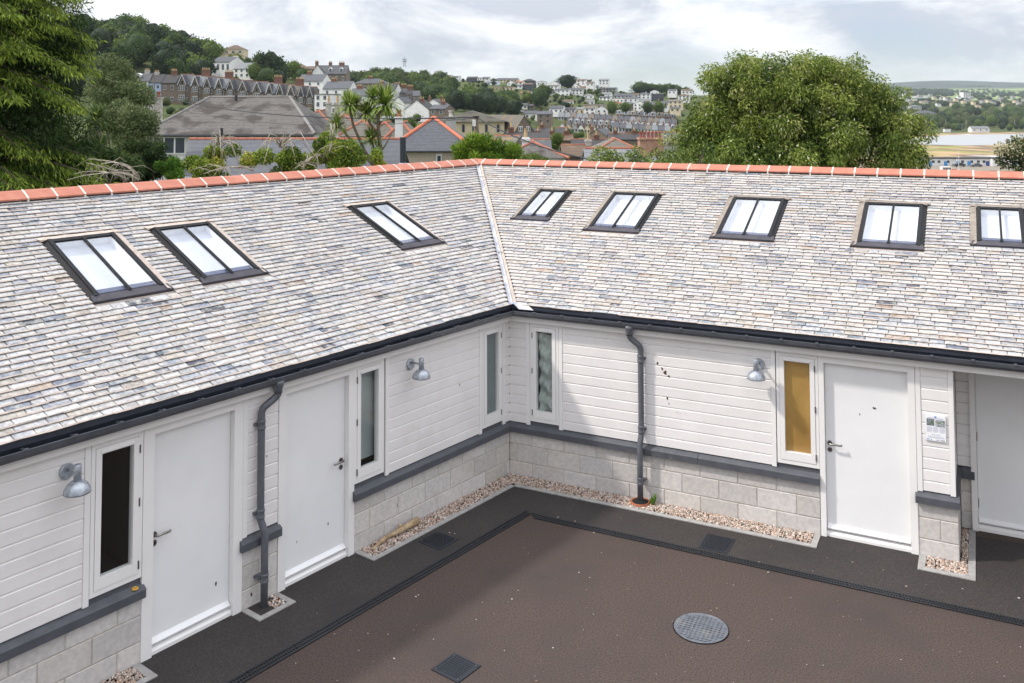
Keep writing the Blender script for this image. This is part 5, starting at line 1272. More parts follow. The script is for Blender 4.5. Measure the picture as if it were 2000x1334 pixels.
def clumps_on(lobes, per, g, rr=(.35, .6)):
    """clump centres over the surfaces of ellipsoid lobes (centre, radii)"""
    C, Rr = [], []
    for c, r in lobes:
        k = max(6, int(per * (r[0] * r[2])))
        d = g.normal(size=(k, 3)); d /= np.linalg.norm(d, axis=1, keepdims=True)
        q = g.uniform(.72, 1.03, (k, 1))
        C.append(np.array(c) + d * np.array(r) * q); Rr.append(g.uniform(rr[0], rr[1], k))
    return np.concatenate(C), np.concatenate(Rr)
def foliage(C, Rr, n, size, ratio, cols, g, droop=.4, flat=.8, spread=.6):
    w = Rr ** 2; w = w / w.sum(); idx = g.choice(len(C), n, p=w)
    d = g.normal(size=(n, 3)); d /= np.linalg.norm(d, axis=1, keepdims=True)
    P = C[idx] + d * (Rr[idx] * g.random(n) ** .35)[:, None] * np.array([1, 1, flat])
    ax = d * .7 + np.array([0, 0, -droop])
    V, F = leaf_quads(P, ax, size, ratio, spread, g)
    base = np.array([lin(c) for c in cols]); cc = g.integers(0, len(base), len(C))
    own = g.random(n) < .45
    ci = np.where(own, g.integers(0, len(base), n), cc[idx])
    col_ = base[ci] * g.uniform(.75, 1.25, (n, 1))
    return V, F, np.repeat(col_, 4, 0)
def crown_obj(name, V, F, Cc, parent, mat=None):
    b = np.array(tuple(BASE.get(parent, (0, 0, 0))))
    return link(name, np_mesh(name, V - b, F, Cc), mat or M_leaf, parent)
def limbs(root, base, tips, r0, name='trunk', mat=None, g=None, fork=.45):
    mm = MB(); base = np.array(base, float)
    for t in tips:
        t = np.array(t, float); mid = base + (t - base) * fork; mid[:2] = base[:2] + (t - base)[:2] * fork * .5
        pts = [base, base * .5 + mid * .5 + rng.normal(size=3) * .05, mid, mid * .4 + t * .6 + rng.normal(size=3) * .1, t]
        mm.tube([tuple(p) for p in pts], [r0, r0 * .8, r0 * .55, r0 * .3, r0 * .08], 7)
    return mm.build(name, mat or M_bark, root, smooth=True)
OLIVE = [(112, 130, 54), (94, 114, 44), (130, 146, 64), (78, 98, 38), (146, 156, 78), (104, 120, 54)]
DARKG = [(50, 70, 34), (62, 82, 40), (42, 60, 32), (74, 92, 46)]
MIDG = [(74, 96, 42), (90, 110, 50), (62, 84, 38), (104, 120, 58)]
# ---- the big tree right of centre
def px_lobe(u, v, ru, rv, D, rd=None):
    s = D / F_PX
    return (at(u, v, D), (ru * s, (rd or ru * .85) * s, rv * s))
g = np.random.default_rng(21)
Dt = 30
root = thing('broadleaf_tree', 'big rounded olive-green tree rising behind the right roof ridge', 'tree', tuple(tpos(1560, Dt)))
lob = [px_lobe(1535, 236, 165, 118, Dt), px_lobe(1450, 190, 95, 80, Dt - .6), px_lobe(1605, 170, 95, 66, Dt), px_lobe(1690, 215, 82, 62, Dt), px_lobe(1400, 262, 80, 70, Dt), px_lobe(1660, 285, 125, 66, Dt - .5), px_lobe(1768, 268, 44, 38, Dt), px_lobe(1500, 295, 150, 60, Dt - 1.2), px_lobe(1765, 312, 46, 30, Dt), px_lobe(1345, 300, 55, 42, Dt), px_lobe(1522, 180, 128, 82, Dt), px_lobe(1640, 190, 90, 60, Dt)]
C, Rr = clumps_on(lob, 23, g, (.24, .50))
V, F, Cc = foliage(C, Rr, 110000, (.08, .155), .32, OLIVE + [(128, 138, 64), (164, 166, 100)], g, droop=.7, flat=.8, spread=.45)
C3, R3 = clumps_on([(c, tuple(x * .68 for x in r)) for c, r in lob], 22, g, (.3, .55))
V3, F3, Cc3 = foliage(C3, R3, 30000, (.12, .2), .34, [(74, 92, 38), (62, 80, 34), (88, 104, 44)], g, droop=.5)  # inner leaves in darker greens: shade inside the crown put into their colour
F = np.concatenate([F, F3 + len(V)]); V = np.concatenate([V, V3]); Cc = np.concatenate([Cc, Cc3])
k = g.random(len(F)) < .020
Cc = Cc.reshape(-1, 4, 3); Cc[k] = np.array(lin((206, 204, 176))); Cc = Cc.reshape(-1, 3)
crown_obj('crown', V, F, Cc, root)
limbs(root, tpos(1560, Dt), [at(u, v, Dt + d_) for u, v, d_ in ((1450, 200, 0), (1540, 150, .5), (1610, 170, -.3), (1690, 220, .2), (1400, 260, .2), (1760, 280, 0), (1500, 290, -.8), (1650, 290, -.8), (1768, 250, 0))], .26, g=g)
# ---- loose shrubs left of it
def shrub(name, label, lobes, D, n, size, ratio, cols, seed, trunk_u, group=None, per=30, rr=(.2, .4), droop=.2, cat='shrub', tips=5, twig=None):
    g = np.random.default_rng(seed)
    root = thing(name, label, cat, tuple(tpos(trunk_u, D)), group)
    C, Rr = clumps_on(lobes, per, g, rr)
    V, F, Cc = foliage(C, Rr, n, size, ratio, cols, g, droop=droop)
    crown_obj('foliage', V, F, Cc, root)
    tp = [C[i] for i in g.integers(0, len(C), tips)]
    limbs(root, tpos(trunk_u, D), tp, .07, 'stem', twig or M_bark, g)
    return root
shrub('loose_shrub', 'loose leafy shrub between the pale roof and the big tree', [px_lobe(1300, 315, 60, 38, 24), px_lobe(1230, 318, 42, 22, 24), px_lobe(1355, 300, 40, 45, 25), px_lobe(1180, 312, 22, 14, 24)], 24, 5200, (.06, .12), .4, MIDG + [(120, 138, 66), (140, 150, 84)], 5, 1310, rr=(.15, .35), tips=14)
shrub('flowering_tree', 'pale flowering tree at the right edge of the picture', [px_lobe(2000, 300, 42, 30, 24), px_lobe(2010, 335, 45, 22, 24), px_lobe(1978, 292, 20, 10, 24)], 24, 5200, (.06, .11), .4, DARKG + [(190, 180, 150), (206, 196, 166), (120, 120, 80)], 6, 2005, rr=(.12, .3), tips=12, cat='tree')
# ---- green conifer shrub by the pole
shrub('conifer_shrub', 'bright green conifer shrub behind the ridge corner', [px_lobe(935, 304, 46, 20, 24), px_lobe(985, 308, 42, 14, 24), px_lobe(902, 306, 16, 20, 24), px_lobe(950, 290, 9, 22, 24), px_lobe(922, 292, 9, 20, 24), px_lobe(970, 300, 8, 16, 24), px_lobe(1000, 302, 8, 14, 24), px_lobe(936, 286, 7, 18, 24), px_lobe(912, 300, 8, 18, 24)], 24, 15000, (.06, .13), .22, [(104, 134, 40), (84, 116, 36), (128, 152, 52), (70, 98, 34)], 8, 940, rr=(.12, .26), droop=-.4)
shrub('low_shrub', 'low green shrub behind the ridge below the patched roof', [px_lobe(1040, 318, 44, 12, 22)], 22, 3000, (.05, .10), .3, MIDG, 9, 1040, rr=(.1, .2))
# ---- birch shrubs with drooping twigs behind the left ridge
def birch(label, lobes, D, n, seed, u0, twigs):
    root = shrub('weeping_birch', label, lobes, D, n, (.035, .065), .75, [(104, 128, 46), (88, 114, 42), (124, 144, 54), (70, 92, 36), (128, 142, 58), (160, 158, 64)], seed, u0, 'weeping birches behind the left ridge', per=40, rr=(.12, .28), droop=.6, twig=M_twig, cat='tree')
    g = np.random.default_rng(seed + 50); mm = MB()
    for (ua, va, ub, vb_) in twigs:
        for k in range(5):
            a = at(ua + g.normal() * 3, va + g.normal() * 2, D + g.normal() * .2); b = at(ub + g.normal() * 18, vb_ + g.normal() * 6, D + g.normal() * .4); top_ = (a + b) / 2 + np.array([0, 0, .25 + g.random() * .25])
            P = [a, a * .5 + top_ * .5 + np.array([0, 0, .08]), top_, top_ * .4 + b * .6, b]
            mm.tube([tuple(p) for p in P], [.016, .013, .010, .007, .003], 5)
    mm.build('twigs', M_twig, root, smooth=True)
birch('weeping birch with arching bare twigs left of the slate shed', [px_lobe(432, 318, 44, 34, 21), px_lobe(405, 325, 30, 22, 21)], 21, 8000, 31, 430, [(425, 282, 390, 320), (428, 282, 470, 318), (430, 284, 440, 326)])
birch('weeping birch with a bare arching limb in front of the slate shed', [px_lobe(535, 318, 52, 28, 20.5), px_lobe(580, 320, 40, 24, 20.5)], 20.5, 9000, 32, 545, [(548, 284, 500, 322), (552, 284, 600, 318), (550, 286, 560, 326)])
birch('leafy weeping birch below the cabbage palms', [px_lobe(660, 308, 60, 34, 20.5), px_lobe(715, 314, 46, 22, 20.5), px_lobe(635, 292, 14, 24, 20.5)], 20.5, 15000, 33, 665, [(640, 300, 600, 325), (648, 290, 640, 272)])
# pale lichened fallen-looking limbs
def bare(label, D, u0, segs, seed):
    g = np.random.default_rng(seed); root = thing('bare_branches', label, 'branches', tuple(tpos(u0, D)), None); mm = MB()
    for (ua, va, um, vm, ub, vb_, r) in segs:
        a, c, b = at(ua, va, D), at(um, vm, D + g.normal() * .3), at(ub, vb_, D + g.normal() * .3)
        P = [a * (1 - t) ** 2 + c * 2 * t * (1 - t) + b * t * t for t in np.linspace(0, 1, 7)]
        mm.tube([tuple(p + g.normal(size=3) * .008) for p in P], [r * (1 - .75 * t) for t in np.linspace(0, 1, 7)], 6)
        for k in range(9):
            t = g.uniform(.15, .95); p = a * (1 - t) ** 2 + c * 2 * t * (1 - t) + b * t * t; q = p + np.array([g.normal() * .35, g.normal() * .25, g.uniform(-.55, .05)]); h = (p + q) / 2 + np.array([0, 0, .10])
            mm.tube([tuple(p), tuple(h), tuple(q)], [r * .35, r * .22, r * .08], 5)
    mm.build('branch', M_twig, root, smooth=True)
bare('tangle of pale bare branches in front of the left conifer', 20, 215, [(272, 352, 262, 318, 190, 312, .034), (272, 352, 240, 322, 130, 352, .028), (265, 345, 220, 330, 170, 318, .026), (250, 350, 200, 325, 145, 340, .02), (272, 345, 250, 310, 205, 320, .02)], 71)
bare('pale bare branches below the first weeping birch', 19.5, 440, [(495, 332, 460, 318, 395, 340, .03), (490, 330, 470, 320, 420, 330, .02)], 72)
bare('crooked bare limb rising out of the middle birch', 20, 590, [(592, 330, 600, 304, 640, 300, .035), (640, 300, 646, 292, 648, 276, .022), (600, 312, 590, 322, 570, 332, .018)], 73)
# ---- dark garden shrubs and yuccas at the left
shrub('grey_green_shrub', 'tall grey-green leafy shrub left of the white chimneys', [px_lobe(238, 215, 52, 62, 34), px_lobe(262, 262, 34, 46, 33), px_lobe(215, 160, 35, 45, 35)], 34, 26000, (.08, .16), .34, [(112, 124, 84), (96, 110, 70), (130, 138, 98), (76, 92, 56)], 12, 240, cat='shrub', rr=(.25, .5))
shrub('dark_holly', 'dark glossy shrub left of the bungalow windows', [px_lobe(282, 312, 42, 40, 30), px_lobe(250, 330, 40, 30, 30)], 30, 17000, (.06, .12), .5, DARKG + [(40, 56, 30)], 13, 285, rr=(.2, .4))
shrub('bright_hedge', 'bright green hedge below the bungalow windows', [px_lobe(335, 328, 30, 14, 27)], 27, 5000, (.05, .10), .5, [(92, 128, 48), (78, 112, 42), (106, 140, 58)], 14, 335, rr=(.15, .3))
shrub('ivy_mound', 'shaded leafy undergrowth at the foot of the left conifer', [px_lobe(90, 330, 110, 50, 27), px_lobe(190, 330, 70, 38, 28)], 27, 26000, (.07, .14), .45, DARKG, 15, 100, rr=(.25, .5))
def palm_head(mm_list, c, r, n, g, cols, droop=.55):
    Vv, Ff, Cs = mm_list
    k = sum(len(x) for x in Vv)
    for i in range(n):
        th = g.uniform(0, 2 * math.pi); el = g.uniform(-.55, 1.35)
        d = np.array([math.cos(th) * math.cos(el), math.sin(th) * math.cos(el), math.sin(el)]); L = r * g.uniform(.75, 1.1)
        s = np.cross(d, [0, 0, 1.0]); s = s / (np.linalg.norm(s) + 1e-6) * r * .032
        p0, p1, p2 = c, c + d * L * .55, c + d * L * .95 + np.array([0, 0, -droop * L * .35 * math.cos(el)])
        Vv.append(np.array([p0 - s * .5, p0 + s * .5, p1 - s, p1 + s, p2])); Ff += [[k, k + 1, k + 3, k + 2], [k + 2, k + 3, k + 4, k + 4]]; k += 5
        Cs.append(np.tile(np.array(lin(cols[g.integers(0, len(cols))])) * g.uniform(.8, 1.2), (5, 1)))
def palm(name, label, heads, stems, D, seed, cols, n=120):
    g = np.random.default_rng(seed); root = thing(name, label, 'palm', tuple(tpos(stems[0][0], D)))
    for (u, v, r) in heads:
        L_ = ([], [], []); palm_head(L_, at(u, v, D), r * D / F_PX, n, g, cols)
        Fs = [f if f[2] != f[3] else f[:3] for f in L_[1]]
        V = np.concatenate(L_[0]) - np.array(tuple(BASE[root])); link('leaf_head', np_mesh('leaf_head', V, Fs, np.concatenate(L_[2])), M_leaf, root)
    mm = MB()
    for st in stems[1:]:
        pts = [at(u, v, D) for u, v in st[:-1]]; mm.tube([tuple(p) for p in pts], [st[-1] * .62 * (1 - .4 * i / len(pts)) for i in range(len(pts))], 8)
    mm.build('stem', material('palm_stem', (132, 122, 102), (104, 94, 78), scale=12, rough=.9), root, smooth=True)
PC = [(128, 150, 66), (108, 132, 54), (146, 164, 84), (86, 108, 44), (164, 172, 108)]
palm('cabbage_palm', 'cabbage palm with several spiky heads above the slate shed', [(682, 207, 42), (716, 222, 36), (728, 192, 36), (752, 205, 56), (659, 246, 34), (695, 203, 26), (726, 272, 38)], [(742,), ((742, 345), (744, 300), (741, 270), (738, 240), (742, 215), .13), ((741, 268), (722, 240), (716, 222), .09), ((740, 335), (712, 295), (690, 245), (683, 212), .10), ((735, 330), (700, 290), (672, 258), (660, 247), .09), ((742, 245), (733, 215), (728, 196), .08), ((738, 330), (732, 300), (727, 276), .08), ((741, 300), (752, 285), (765, 262), .05)], 34, 41, PC, 210)
palm('yucca', 'dark spiky yucca heads in front of the grey-green shrub', [(190, 232, 44), (196, 292, 42)], [(195,), ((195, 350), (197, 300), (190, 236), .10)], 31, 42, [(84, 104, 52), (66, 86, 42), (104, 122, 68)], 130)
# ---- conifer with drooping sprays at the left edge
g = np.random.default_rng(77); Dc = 25
root = thing('cedar_tree', 'large drooping conifer filling the upper left corner', 'tree', tuple(tpos(-70, Dc)))
trunk = tpos(-70, Dc); VV, FF, CC, k = [], [], [], 0
mmb = MB(); mmb.tube([tuple(trunk), tuple(trunk + np.array([0, 0, 7])), tuple(trunk + np.array([.2, 0, 14]))], [.42, .28, .05], 10)
CED = [(92, 118, 44), (112, 138, 52), (72, 96, 40), (136, 156, 60), (56, 80, 34)]
pts_all, ax_all, tip_all = [], [], []
for i in range(150):
    z = g.uniform(.4, 11.5); th = g.uniform(-2.3, .9) if g.random() < .8 else g.uniform(-3.14, 3.14)
    L = g.uniform(2.6, 4.6) * (1.05 - .035 * z)
    d = np.array([math.cos(th), math.sin(th), 0]); o = trunk + np.array([0, 0, z])
    rise = g.uniform(.10, .35)
    path = [o + d * L * t + np.array([0, 0, L * (rise * t - .42 * t * t)]) for t in np.linspace(0, 1, 9)]
    mmb.tube([tuple(p) for p in path], [.05 * (1 - .85 * t) + .004 for t in np.linspace(0, 1, 9)], 5)
    for t in np.linspace(.16, 1.0, int(26 * L / 3.4)):
        p = o + d * L * t + np.array([0, 0, L * (rise * t - .42 * t * t)])
        side = np.array([-d[1], d[0], 0]); wmax = .62 * (1 - .55 * t)
        m_ = 46
        lat = g.normal(size=(m_, 1)) * wmax * .55; fw_ = g.normal(size=(m_, 1)) * .16
        q = p + side * lat + d * fw_ + np.concatenate([np.zeros((m_, 2)), -np.abs(lat) * .32 - g.random((m_, 1)) * .16 + .03], 1)
        pts_all.append(q); ax_all.append(side * np.sign(lat) * .45 + d * .55 + np.array([0, 0, -.75])); tip_all.append(np.full(m_, t))
P = np.concatenate(pts_all); A = np.concatenate(ax_all); tp = np.concatenate(tip_all)
V, F = leaf_quads(P, A, (.10, .22), .17, .30, g)
base = np.array([lin(c) for c in CED])[g.integers(0, 5, len(P))]; tipc = np.array(lin((160, 176, 72)))
w = (np.clip((tp - .62) / .38, 0, 1) * g.random(len(P)))[:, None]
Cc = np.repeat((base * (1 - w) + tipc * w) * g.uniform(.75, 1.25, (len(P), 1)), 4, 0)
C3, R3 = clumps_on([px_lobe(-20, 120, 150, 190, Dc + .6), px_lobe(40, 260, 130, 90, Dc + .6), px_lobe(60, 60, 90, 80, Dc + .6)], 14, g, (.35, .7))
V3, F3, Cc3 = foliage(C3, R3, 34000, (.12, .24), .2, [(50, 70, 32), (40, 58, 28), (62, 84, 36)], g, droop=.8)  # dark inner clumps round the trunk: the crown's inner shade painted into the leaves
F = np.concatenate([F, F3 + len(V)]); V = np.concatenate([V, V3]); Cc = np.concatenate([Cc, Cc3])
crown_obj('foliage', V, F, Cc, root); mmb.build('trunk', M_bark, root, smooth=True)
# ---- far trees: a few kinds, each tree its own copy
def far_tree_kind(seed, cols, tall=1.0, n=1500, conifer=False):
    g = np.random.default_rng(seed)
    lobes = [((0, 0, .50 * tall), (.36, .36, .44 * tall))] + [((g.uniform(-.26, .26), g.uniform(-.26, .26), g.uniform(.22, .78) * tall), (g.uniform(.16, .26),) * 2 + (g.uniform(.14, .22),)) for _ in range(7)]
    C, Rr = clumps_on(lobes, 260, g, (.05, .095))
    V, F, Cc = foliage(C, Rr, n, (.045, .085), .75, cols, g, droop=.1, flat=.9, spread=.9)
    # inner mass so that little sky shows through the middle
    th = np.linspace(0, 2 * math.pi, 9)[:-1]; iv, if_ = [], []
    for r, z in ((.001, .04), (.22, .12), (.31, .42), (.26, .70), (.10, .86), (.001, .88)): iv += [(r * math.cos(a), r * math.sin(a), z * tall) for a in th]
    for i in range(5):
        for j in range(8): if_.append((i * 8 + j, i * 8 + (j + 1) % 8, i * 8 + 8 + (j + 1) % 8, i * 8 + 8 + j))
    V2 = np.concatenate([V, np.array(iv)]); F2 = np.concatenate([F, np.array(if_) + len(V)]); C2 = np.concatenate([Cc, np.tile(np.array(lin(cols[0])) * .8, (len(iv), 1))])
    me = np_mesh('far_crown', V2, F2, C2); me.materials.append(M_leaf)
    mt = MB(); mt.tube([(0, 0, -.1), (0, 0, .3), (.02, 0, .5)], [.032, .026, .012], 6)
    tm = np_mesh('far_trunk', mt.V, mt.F); tm.materials.append(M_bark)
    return me, tm, (V2, F2, C2)
KIND = [far_tree_kind(1, [(54, 76, 30), (68, 90, 34), (44, 62, 26), (82, 102, 40)]), far_tree_kind(2, [(80, 100, 40), (98, 116, 46), (66, 86, 34), (110, 126, 54)]), far_tree_kind(3, [(40, 58, 32), (50, 68, 36), (33, 48, 27), (60, 78, 40)]), far_tree_kind(4, [(84, 94, 52), (100, 106, 62), (72, 82, 46), (88, 100, 54)])]
def far_tree(u, D, hgt, kind, label, group, wide=1.0, base=None):
    p = tpos(u, D) if base is None else base
    o = thing('tree', label, 'tree', tuple(p), group)
    o.rotation_euler = (0, 0, rnd.uniform(0, 6.28)); o.scale = (hgt * wide, hgt * wide, hgt)
    link('crown', KIND[kind][0], None, o); link('trunk', KIND[kind][1], None, o)
    return o
tr = random.Random(5)
def clear(u, v):
    return True
for i in range(64):      # wood above the left terrace
    u = 120 + 300 * tr.random() ** .9; D = 345 + 115 * tr.random()
    if u > 398 and D < 440: D = 440 + 20 * tr.random(); u -= 10
    far_tree(u, D, tr.uniform(10, 15), tr.choice([0, 2, 2, 0, 1]), 'dark green tree in the wood above the gabled terrace', 'trees of the left hill wood', 1.05)
for i in range(16):
    far_tree(tr.uniform(100, 255), tr.uniform(215, 330), tr.uniform(8, 11), tr.choice([0, 2, 1]), 'dark green tree in the wood above the gabled terrace', 'trees of the left hill wood', 1.05)
for u, D, h, k, lab, w in ((528, 405, 15.5, 2, 'tall dark tree standing alone right of the white split-level house', .95), (503, 430, 12, 0, 'ragged conifer behind the tall dark tree', .8), (498, 402, 9, 1, 'green tree between the split-level house and the tall dark tree', 1.1), (482, 440, 8, 0, 'low tree below the highest house on the hill', 1.3), (460, 455, 7, 1, 'bushy tree right below the highest house', 1.4), (548, 420, 10, 0, 'spreading tree right of the tall dark tree', 1.2), (572, 430, 9, 1, 'bushy tree under the brown skyline roof', 1.3), (590, 400, 8, 0, 'small tree left of the dormered stone house', 1.3), (488, 300, 6, 1, 'light green round bush above the gabled terrace', 1.5), (520, 380, 9, 0, 'tree in front of the tall dark tree', 1.3), (545, 385, 8, 2, 'dark tree above the fourth chimney of the terrace', 1.3)):
    far_tree(u, D, h, k, lab, None, w)
for i in range(95):      # wooded hill in the middle
    D = 520 + 260 * tr.random(); u = 668 + 225 * tr.random() + (D - 700) * .04
    if u < 720 and D < 600: D = 620 + 100 * tr.random()
    far_tree(u, D, tr.uniform(9, 13), tr.choice([0, 1, 3, 2, 0]), 'leafy tree on the wooded hill under the mast', 'trees of the middle hill', 1.15)
for i in range(52):
    D = 440 + 150 * tr.random(); u = 858 + 150 * tr.random() + (70 if i % 6 == 0 and D > 520 else 0)
    far_tree(u, D, tr.uniform(8, 11), tr.choice([0, 1, 0, 2]), 'leafy tree in the hollow behind the chapel', 'trees of the chapel hollow', 1.2)
for i in range(34):
    D = 585 + 200 * tr.random(); u = 905 + 440 * tr.random()
    far_tree(u, D, tr.uniform(3.2, 5.2), tr.choice([0, 1, 2]), 'garden tree between the far hillside houses', 'garden trees of the far hillside', 1.2)
for u, v, D, h, lab in ((1108, 172, 790, 13, 'round dark tree on the far hillside skyline'), (1144, 173, 790, 9, 'smaller round tree right of the skyline tree'), (1250, 184, 850, 13, 'leftmost tree of the skyline group by the big tree'), (1272, 184, 855, 11, 'second tree of the skyline group by the big tree'), (1290, 185, 850, 11, 'third tree of the skyline group by the big tree'), (1306, 186, 852, 12, 'fourth tree of the skyline group by the big tree'), (1322, 187, 850, 11, 'fifth tree of the skyline group by the big tree'), (1340, 189, 850, 10, 'sixth tree of the skyline group by the big tree')):
    far_tree(0, 0, h, 0 if D > 840 else 2, lab, None, 1.7, base=at(u, v, D))
for u, v, D, h, k, lab in ((1052, 205, 560, 12, 0, 'large dark tree beside the stone and white terrace'), (1060, 200, 590, 13, 0, 'tall tree behind the large dark tree'), (1195, 222, 545, 8, 1, 'green tree above the back terrace'), (1222, 220, 550, 7, 1, 'small green tree above the back terrace'), (1265, 222, 555, 8, 0, 'dark tree above the back terrace'), (1288, 221, 560, 8, 1, 'broad tree right of the dark terrace tree'), (1238, 276, 190, 2.6, 0, 'dark bush in front of the white boundary wall'), (1088, 284, 130, 2.0, 1, 'grey-green bush among the low roofs'), (1254, 274, 190, 2.2, 2, 'dark round bush right of the boundary wall bush'), (1040, 236, 440, 2.6, 1, 'garden bush below the blue-roofed stone house'), (640, 238, 160, 2.2, 1, 'garden tree left of the palms'), (800, 256, 120, 2.0, 1, 'green tree behind the tall white chimney'), (776, 246, 160, 2.4, 2, 'dark garden tree below the big white gable'), (870, 226, 260, 2.6, 1, 'green bush at the foot of the wood'), (608, 226, 250, 2.2, 0, 'bush beside the white flat-roofed house'), (664, 224, 260, 3.4, 2, 'dark tree right of the white flat-roofed house'), (690, 230, 240, 2.6, 1, 'green tree behind the cabbage palms')):
    far_tree(0, 0, h, k, lab, None, 1.2, base=at(u, v, D))
# woods across the bay: too many to count
def wood(name, label, items, seed):
    g = np.random.default_rng(seed); VV, FF, CC, k = [], [], [], 0
    for (p, h, wd, kd) in items:
        V, F, Cc = KIND[kd][2]; sel = g.choice(len(F), 420, replace=False)
        a = g.uniform(0, 6.28); Rm = np.array([[math.cos(a), -math.sin(a), 0], [math.sin(a), math.cos(a), 0], [0, 0, 1]])
        inner = F[-40:]; Fs = np.concatenate([F[:-40][sel[sel < len(F) - 40]], inner]); used, inv = np.unique(Fs, return_inverse=True)
        VV.append((V[used] @ Rm.T) * np.array([h * wd, h * wd, h]) + p); FF.append(inv.reshape(Fs.shape) + k); CC.append(Cc[used]); k += len(used)
    o = link(name, np_mesh(name, np.concatenate(VV), np.concatenate(FF), np.concatenate(CC)), M_leaf)
    return tag(o, label, 'woodland', None, 'stuff')
its = []
for i in range(250):
    D = 845 + 520 * tr.random() ** 1.2; u = 1690 + 400 * tr.random(); its.append((tpos(u, D), tr.uniform(9, 14) if D > 900 else tr.uniform(4, 8), 1.25, tr.choice([0, 1, 2, 3])))
wood('woodland', 'green woodland along the far shore', its, 1)
its = []
for i in range(150):
    D = 1350 + 1300 * tr.random(); u = 1690 + 400 * tr.random(); its.append((tpos(u, D), tr.uniform(9, 15), 1.6, tr.choice([0, 2, 3])))
for i in range(120):
    D = 3000 + 900 * tr.random(); u = 1690 + 170 * tr.random(); its.append((tpos(u, D), tr.uniform(14, 20), 2.4, 2))
for i in range(60):
    D = 2700 + 700 * tr.random(); u = 1880 + 200 * tr.random(); its.append((tpos(u, D), tr.uniform(10, 16), 2.2, 2))
for r_ in range(5):
    for i in range(26): D = 3300 + r_ * 330; u = 1800 + i * 10 + tr.uniform(-3, 3); its.append((tpos(u, D + (i - 13) * 6), tr.uniform(5, 8), 3.0, 2))
wood('woodland', 'dark woods and hedges in the distant country', its, 2)
its = []
for i in range(260):
    D = 17 + 33 * tr.random(); u = tr.uniform(-300, 2300)
    its.append((tpos(u, D) , tr.uniform(.5, 1.0), 1.6, tr.choice([0, 1])))
wood('undergrowth', 'low green undergrowth in the gardens behind the building', its, 3)
its = []
for i in range(300):
    D = 50 + 420 * tr.random(); u = tr.uniform(150, 1750)
    its.append((tpos(u, D), tr.uniform(1.5, 3.0), 1.5, tr.choice([0, 1, 3])))
for i in range(260):
    D = 480 + 340 * tr.random(); u = tr.uniform(860, 1360)
    its.append((tpos(u, D), tr.uniform(1.6, 3.0), 1.8, tr.choice([0, 1, 2])))
wood('garden_shrubs', 'mixed garden shrubs among the town roofs', its, 4)

# ================================================================ quay, poles, mast
def quay_shed(u0, u1, D, label, doors, wins):
    root = thing('quay_shed', label, 'shed', tuple(at((u0 + u1) / 2, 326, D)), 'white sheds along the quay')
    a, b = at(u0, 326, D), at(u1, 309.5, D)
    mm = MB(); mm.box(a[0], b[0], D, D + 6, a[2] - 1, b[2]); mm.build('wall', WALL['white'], root)
    mm = MB(); mm.box(a[0] - .2, b[0] + .2, D - .35, D + 6.3, b[2], b[2] + .30); mm.build('roof', M_dark, root)
    for u, cl_ in doors:
        x = at(u, 320, D)[0]; mm = MB(); mm.box(x - .65, x + .65, D - .08, D + .02, a[2], a[2] + 2.1); mm.build('door', material('door_' + cl_, {'blue': (70, 140, 196), 'navy': (44, 66, 140), 'dark': (50, 50, 54)}[cl_], rough=.5), root)
    for u in wins:
        x = at(u, 320, D)[0]; mm = MB(); mm.box(x - .5, x + .5, D - .06, D + .02, a[2] + 1.5, a[2] + 2.4); mm.build('window', M_fpane, root)
quay_shed(1800, 1868, 346, 'white quay shed with two pale blue doors', ((1817, 'blue'), (1847, 'blue')), (1823, 1834, 1852))
quay_shed(1869, 1937, 345, 'white quay shed with the parked cars in front', ((1866 + 5, 'blue'), (1893, 'blue'), (1929, 'navy')), (1880, 1898, 1911, 1922))
quay_shed(1939, 2030, 343, 'white quay shed with one dark door at the right end of the quay', ((1957, 'dark'), (1981, 'navy')), (1946, 1990))
m = MB(); a = at(1690, 327, 338); b = at(2300, 327, 338); m.box(a[0], b[0], 318, 352, -22, a[2] - .02)
top(m, 'quay', material('quay_stone', (138, 128, 114), (110, 102, 92), scale=.6, rough=.95), kind='structure')
def car(u, v, D, label, paint):
    p = at(u, v, D); root = thing('parked_car', label, 'car', tuple(p), 'cars parked on the quay')
    fw = lambda x, y, z: (p[0] + x, p[1] + y, p[2] + z)
    prof = [(-2.1, .35), (-2.12, .75), (-1.9, .92), (-1.15, 1.0), (-.55, 1.42), (.85, 1.45), (1.55, 1.02), (2.0, .92), (2.1, .6), (2.05, .35)]
    mm = MB(fw); V = [(x, -.85, z) for x, z in prof] + [(x, .85, z) for x, z in prof]; n = len(prof)
    mm.add(V, [tuple(range(n)), tuple(range(n, 2 * n))[::-1]] + [(i, (i + 1) % n, n + (i + 1) % n, n + i) for i in range(n)]); mm.build('body', paint, root)
    mm = MB(fw); mm.add([(-1.0, -.87, 1.0), (-.52, -.87, 1.36), (.8, -.87, 1.38), (1.35, -.87, 1.02)], [(0, 1, 2, 3)]); mm.build('side_window', M_fpane, root)
    for x in (-1.3, 1.3):
        mm = MB(fw); V = []
        for y in (-.9, -.7): V += [(x + .33 * math.cos(t), y, .33 + .33 * math.sin(t)) for t in np.linspace(0, 2 * math.pi, 13)[:-1]]
        mm.add(V, [tuple(range(12)), tuple(range(12, 24))] + [(i, (i + 1) % 12, 12 + (i + 1) % 12, 12 + i) for i in range(12)]); mm.build('wheel', M_dark, root)
car(1873, 325.5, 340, 'dark car parked left on the quay before the white sheds', material('car_paint_dark', (50, 54, 62), rough=.25)); car(1906, 326.5, 340, 'grey car parked right on the quay before the white sheds', material('car_paint_grey', (96, 98, 102), rough=.25))
p = at(1860, 344, 300); root = thing('fishing_boat', 'white fishing boat moored below the quay', 'boat', tuple(p))
fw = lambda x, y, z: (p[0] + x, p[1] + y, p[2] + z)
